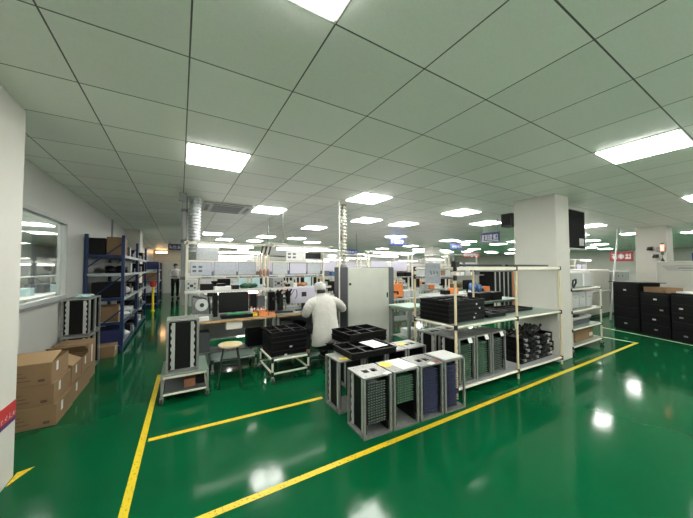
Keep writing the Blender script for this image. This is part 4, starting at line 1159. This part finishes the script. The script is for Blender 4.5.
for ri, (rl, y, x0, n) in enumerate(ROWS):
    for k in range(n):
        x = x0+k*1.5
        if any(abs(x+.72-px0) < 1.1 and y < py0+.7 and y+.8 > py0 for px0, py0 in ((11.9, 10.5),)): continue
        far_bench(x, y, 1.44, 'pale framed workbench in the '+rl, 'benches: '+rl)
        # lamp
        lb = 'white lamp tube over the '+rl
        if k % 3 != 0: pass
        elif lampP is None: lampP = lamp_tube(lb, x+.04, x+1.4, y+.45, 1.86, 'lamps: '+rl)
        else: dup(lampP, (x+.72, y+.45, 1.86), 0, lb, 'lamps: '+rl)
        r_ = rnd.random()
        # instruction panels on the rail
        for q in range(2):
            if rnd.random() < .8:
                lb = 'pale instruction sheet on the '+rl
                if panP is None: panP = panel('instruction_panel', lb, 'sign', x+.1, x+.62, y+.622, 1.40, 1.66, 'lilac', 'ltgrey', 'sheets: '+rl)
                else: dup(panP, (x+.38+q*.66, y+.622, 1.40), 0, lb, 'sheets: '+rl)
        # monitors on the top, boxes on shelf and top
        if rnd.random() < .75 and not (ri == 0 and k == 0):
            lb = 'dark monitor on the '+rl
            if monP is None: monP = monitor('display_monitor', lb, x+.4, y+.25, ZD, .44, .27, 'black', 'monitors: '+rl)
            else: dup(monP, (x+.4, y+.25, ZD), rnd.uniform(-.3, .3), lb, 'monitors: '+rl)
        xx = x+.08
        for q in range(5):
            n_, m_, w_, h_, c_ = rnd.choice([('grey_instrument', 'ltgrey', .22, .17, 'instrument'), ('black_bin', 'black', .2, .11, 'bin'), ('white_carton', 'paper', .18, .1, 'box'), ('blue_crate', 'bluebag', .2, .12, 'crate'), ('brown_carton', 'board', .2, .15, 'box'), ('black_instrument', 'dgrey', .24, .15, 'instrument')])
            p, us = proto_box(n_, m_, w_, .18, h_, c_)
            w0 = w_/2
            place(p, us, (xx+w0, y+.53, 1.2605), n_.replace('_', ' ')+' on the upper shelf of the '+rl, n_+' shelf '+rl); xx += w_+rnd.uniform(.03, .09)
        for q in range(2):
            n_, m_, w_, h_, c_ = rnd.choice([('grey_instrument', 'ltgrey', .22, .17, 'instrument'), ('black_bin', 'black', .2, .11, 'bin'), ('orange_crate', 'orange', .22, .16, 'crate'), ('brown_carton', 'board', .2, .15, 'box')])
            p, us = proto_box(n_, m_, w_, .18, h_, c_)
            place(p, us, (x+.80+q*.32+rnd.uniform(0, .05), y+.2, ZD), n_.replace('_', ' ')+' on the bench top of the '+rl, n_+' top '+rl)

# specific things seen between the pale cabinet and the pillar
t = thing('orange_case', 'orange box with a black handle on the bench behind the green table', 'case', (4.52, 5.22, ZD))
MB().box(-.19, -.0, .03, .19, .2, .34).build('case', 'orange', t, bevel=.008)
MB().tube([(-.19, -.01, .12), (-.12, -.03, .16), (.0, -.03, .16), (.02, -.01, .1)], .018, 8).build('handle', 'black', t)
for x in (-.17, .17): MB().box(x-.02, .02, 0, x+.02, .18, .03).build('foot', 'dark', t)
t = thing('strip_rack', 'tall black rack with pale vertical strips behind the pipe rack', 'rack', (8.52, 5.25, 0))
MB().box(0, 0, 0, 1.1, .5, 1.36).build('body', 'blackcab', t)
for k in range(5): MB().box(.05+k*.24, -.02, .05, .09+k*.24, 0, 1.34).build('strip', 'ltgrey', t)
MB().box(1.02, -.03, .05, 1.1, -.0, 1.34).build('side_post', 'orange', t)
lump('cloth_bag', 'blue crumpled bag on the bench seen above the rack shelf', 'bag', 7.55, 5.2, ZD, .22, .12, .3, 'bluebag', 8, 11)
t = thing('low_bench', 'low green topped bench behind the middle of the pipe rack', 'bench', (5.2, 3.5, 0))
MB().box(0, 0, .74, 1.6, .6, .78).build('tabletop', 'greenmat', t)
for x in (.03, 1.53):
    for y in (.03, .53): MB().box(x, y, 0, x+.04, y+.04, .74).build('leg', 'ivory', t)
for k, x in enumerate((5.35, 5.8)):
    boxthing('black_case', ['black box on the low green bench, outer', 'black box on the low green bench, inner'][k], 'case', x, 3.6, .781, x+.35, 3.9, .95, 'black')

# ------------------------------------------------------------------ hanging signs
def sign(label, loc, rz, w, h, m, n, lm='paper', rows=1, drop=None):
    t = thing('hanging_sign', label, 'sign', loc, rz)
    MB().box(-w/2, 0, 0, w/2, .03, h).build('panel', m, t, bevel=.003)
    lt = MB(); s_ = w*.86/n; g = s_*.82; r_ = random.Random(n*7+int(w*100))
    zc = h*.5
    hh = h*.26
    for i in range(n):
        cx = -w*.43+s_*(i+.5); th = g*.17
        for z in r_.sample([-1, -.5, 0, .5, 1], 3): lt.box(cx-g/2, -.003, zc+z*hh*.9-th/2, cx+g/2, 0, zc+z*hh*.9+th/2)
        for x in r_.sample([-.8, -.3, .2, .8], 2): lt.box(cx+x*g/2-th/2, -.003, zc-hh, cx+x*g/2+th/2, 0, zc+hh)
    lt.build('lettering', lm, t)
    for x in (-w*.42, w*.42): MB().bar((x, .015, h), (x, .015, (drop or H-loc[2])-.001), .006, 6).build('hanger', 'galv', t)
    return t
sg = sign('navy hanging sign with white characters beside the white pillar', (6.5, 4.085, 2.10), -math.pi/2, .47, .25, 'navy', 6)
MB().box(-.22, -.004, .025, .22, 0, .04).build('underline', 'paper', sg)
sign('small bright blue hanging sign under a ceiling panel amid the hall', (6.97, 8.0, 2.33), 0, .72, .25, 'signblue', 5)
sign('small navy hanging sign farther back, nearer the navy sign', (10.35, 8.0, 2.28), 0, .78, .23, 'signblue', 4)
sign('dark red hanging banner over the far benches', (11.63, 8.2, 1.95), 0, 1.24, .25, 'deepred', 5)
sign('blue and red sign just right of the white ribbed hose', (4.95, 8.0, 1.95), 0, .5, .15, 'signblue', 4)
sign('navy sign with three white characters at the end of the left aisle', (-.2, 14.0, 2.28), 0, .5, .26, 'navy', 3)
sign('bright red banner far right beyond the machines', (19.6, 5.2, 1.80), -math.pi/2, .9, .5, 'deepred', 3)

# ------------------------------------------------------------------ machines on the right
t = thing('placement_machine', 'cream machine block behind the wheeled trolley and pillar', 'machine', (8.8, 3.4, 0))
MB().box(0, 0, .08, 2.9, 1.1, 1.42).build('body', 'cream', t, bevel=.02)
MB().box(.05, .03, 0, 2.85, 1.07, .08).build('plinth', 'dark', t)
MB().box(.04, -.012, .85, 1.4, 0, 1.38).build('hood', 'white', t, bevel=.01); MB().box(1.5, -.012, .85, 2.86, 0, 1.38).build('hood', 'cream', t, bevel=.01)
MB().box(0, -.05, .72, 2.9, 0, .78).build('ledge', 'ltgrey', t)
t = thing('reflow_oven', 'long cream machine with grey stripe behind the black cabinets', 'machine', (9.85, -1.4, 0))
MB().box(0, 0, .1, 1.5, 3.4, 1.62).build('body', 'cream', t, bevel=.02)
MB().box(.05, .05, 0, 1.45, 3.35, .1).build('plinth', 'dark', t)
MB().box(-.012, .1, 1.06, 0, 3.3, 1.56).build('hood', 'cream', t, bevel=.006)
s_ = MB()
for k in range(4): s_.prism([(3.30-k*.05, 1.52), (3.28-k*.05, 1.52), (3.17-k*.05, 1.40), (3.19-k*.05, 1.40)], -.016, -.012, lambda u_, v, q: (q, u_, v))
s_.box(-.016, .1, 1.40, -.012, 3.0, 1.415).box(-.016, .1, 1.44, -.012, 3.05, 1.48).box(-.016, .1, 1.505, -.012, 3.10, 1.52)
s_.build('stripe_graphic', 'grey', t)
t = thing('signal_lamp', 'red and green signal light tower on the long cream machine', 'signal light', (9.97, 1.91, 1.621))
MB().lathe([(.035, 0), (.035, .02), (.02, .06), (.012, .08)], 12).build('base', 'dark', t)
MB().bar((0, 0, .08), (0, 0, .16), .01, 8).build('stem', 'galv', t)
MB().lathe([(.028, .16), (.028, .25)], 14).build('green_lens', 'pcb', t)
MB().lathe([(.03, .2505), (.03, .40), (.02, .41)], 14).build('red_lens', 'led', t)
MB().lathe([(.03, .411), (.03, .44)], 14).build('cap', 'dark', t)
for k, (y, z, l) in enumerate([(2.47, 2.02, 'small black camera on the far right column, upper'), (2.36, 1.80, 'small black hook on the far right column, lower')]):
    single('column_fitting', l, 'fitting', MB().box(-.07, -.05, -.05, 0, .05, .05).bar((-.07, 0, 0), (-.14, .03, -.03), .03, 10), 'dark', (11.699, y, z))
boxthing('junction_box', 'grey junction box on the far right column', 'box', 11.62, 2.18, 1.92, 11.699, 2.34, 2.06, 'grey')
t = thing('grey_machine', 'dark grey machine behind the tallest black cabinet', 'machine', (11.85, 3.4, 0))
MB().box(0, 0, .05, 1.7, 1.1, 1.36).build('body', 'grey', t, bevel=.02)
MB().box(.05, .05, 0, 1.65, 1.05, .05).build('plinth', 'dark', t)
for k in range(3): MB().bar((.25+k*.4, -.006, 1.2), (.25+k*.4, 0, 1.2), .03, 10).build('button', 'dark', t)
single('white_pole', 'leaning white pole behind the black cabinets', 'pole', MB().bar((10.3, 3.0, .02), (11.13, 3.0, H-.02), .022, 10), 'ltgrey')
t = thing('wall_speaker', 'small dark screen hung from the ceiling at the far right', 'screen', (14.0, 1.3, 2.05))
MB().box(0, -.22, 0, .06, .22, .3).build('casing', 'dark', t); MB().bar((.03, 0, .3), (.03, 0, H-2.051), .015, 8).build('hanger', 'galv', t)
sign('dark lettered sign beyond the cream machine at the far right', (15.0, 1.75, 1.55), -math.pi/2, .9, .42, 'navy', 6)

# ------------------------------------------------------------------ far end of the left aisle
for k, (x, y) in enumerate(((.25, 12.6), (.25, 15.4))):
    t = thing('conveyor_hood', ['long white sloping machine hood along the aisle, nearer part', 'long white sloping machine hood along the aisle, far part'][k], 'machine', (x, y, 0))
    MB().prism([(0, .7), (0, 1.25), (.75, 1.95), (.9, 1.95), (.9, .7)], 0, 2.6, lambda u_, v, q: (u_, q, v)).build('hood', 'white', t, bevel=.02)
    for j in range(3): MB().prism([(-.004, 1.0), (-.004, 1.245), (.745, 1.945), (.745, 1.92)], .4+j*.8, .46+j*.8, lambda u_, v, q: (u_-.004, q, v)).build('seam', 'grey', t)
    MB().box(.05, .05, 0, .85, 2.55, .7).build('base', 'ltgrey', t)
t = thing('wall_lamp', 'warm orange lamp on the far wall at the end of the left aisle', 'lamp', (-1.0, 20.9, 2.5))
MB().box(-.3, -.1, -.06, .3, .099, .06).build('housing', 'white', t); MB().box(-.28, -.12, -.05, .28, -.1, .05).build('diffuser', 'orangeglow', t)
boxthing('far_cabinet', 'pale cabinet against the far wall of the left aisle', 'cabinet', -.9, 20.3, 0, .1, 20.95, 1.9, 'white')

# ------------------------------------------------------------------ side room behind the glass
for k in range(7):
    t = thing('workbench', 'pale bench inside the side room behind the window glass', 'bench', (-2.9, 3.0+k*1.7, 0), group='side room benches')
    MB().box(-.8, 0, .84, .3, 1.5, .88).build('tabletop', 'white', t)
    for x in (-.75, .2):
        for y in (.05, 1.4): MB().box(x, y, 0, x+.05, y+.05, .84).build('leg', 'galv', t)
    MB().box(-.8, 0, 1.25, -.5, 1.5, 1.28).build('upper_shelf', 'ltgrey', t)
    for y in (.05, 1.4): MB().box(-.72, y, .88, -.68, y+.04, 1.7).build('upright', 'galv', t)
    MB().box(-.75, 0, 1.66, -.65, 1.5, 1.70).build('top_rail', 'white', t)
    boxthing('instrument_case', 'dark instrument on a side room bench behind the glass', 'instrument', -3.3, 3.2+k*1.7, .881, -2.95, 3.6+k*1.7, 1.10, 'dgrey', group='side room instruments')
    boxthing('paper_carton', 'white carton on a side room bench behind the glass', 'box', -3.2, 3.8+k*1.7, .881, -2.9, 4.2+k*1.7, 1.05, 'cloth', group='side room cartons')

for k in range(7):
    lamp_tube('lamp tube over a side room bench behind the glass', -4.25, -2.95, 3.75+k*1.7, 1.609, 'side room bench lamps').rotation_euler.z = math.pi/2
for k in range(5): lamp_tube('added lamp tube brightening the side room behind the glass', -2.6, -1.7, 6.3+k*2.5, H-.051, 'added side room lamp tubes')  # tubes added near the glass to brighten the room seen through it
for k in range(3):
    boxthing('storage_cabinet', 'pale cabinet at the back of the side room behind the glass', 'cabinet', -5.2, 3.2+k*2.2, 0, -4.7, 5.2+k*2.2, 1.9, 'white', group='side room cabinets')
sc.view_settings.view_transform = 'Standard'; sc.view_settings.look = 'None'; sc.view_settings.gamma = 1.0
sc.view_settings.use_curve_mapping = False
sc.view_settings.exposure = 1.27
w = bpy.data.worlds.new('world'); sc.world = w; w.use_nodes = True
w.node_tree.nodes['Background'].inputs[0].default_value = (.05, .05, .05, 1)
sc.cycles.max_bounces = 10; sc.cycles.diffuse_bounces = 6; sc.cycles.glossy_bounces = 4
sc.cycles.use_denoising = True
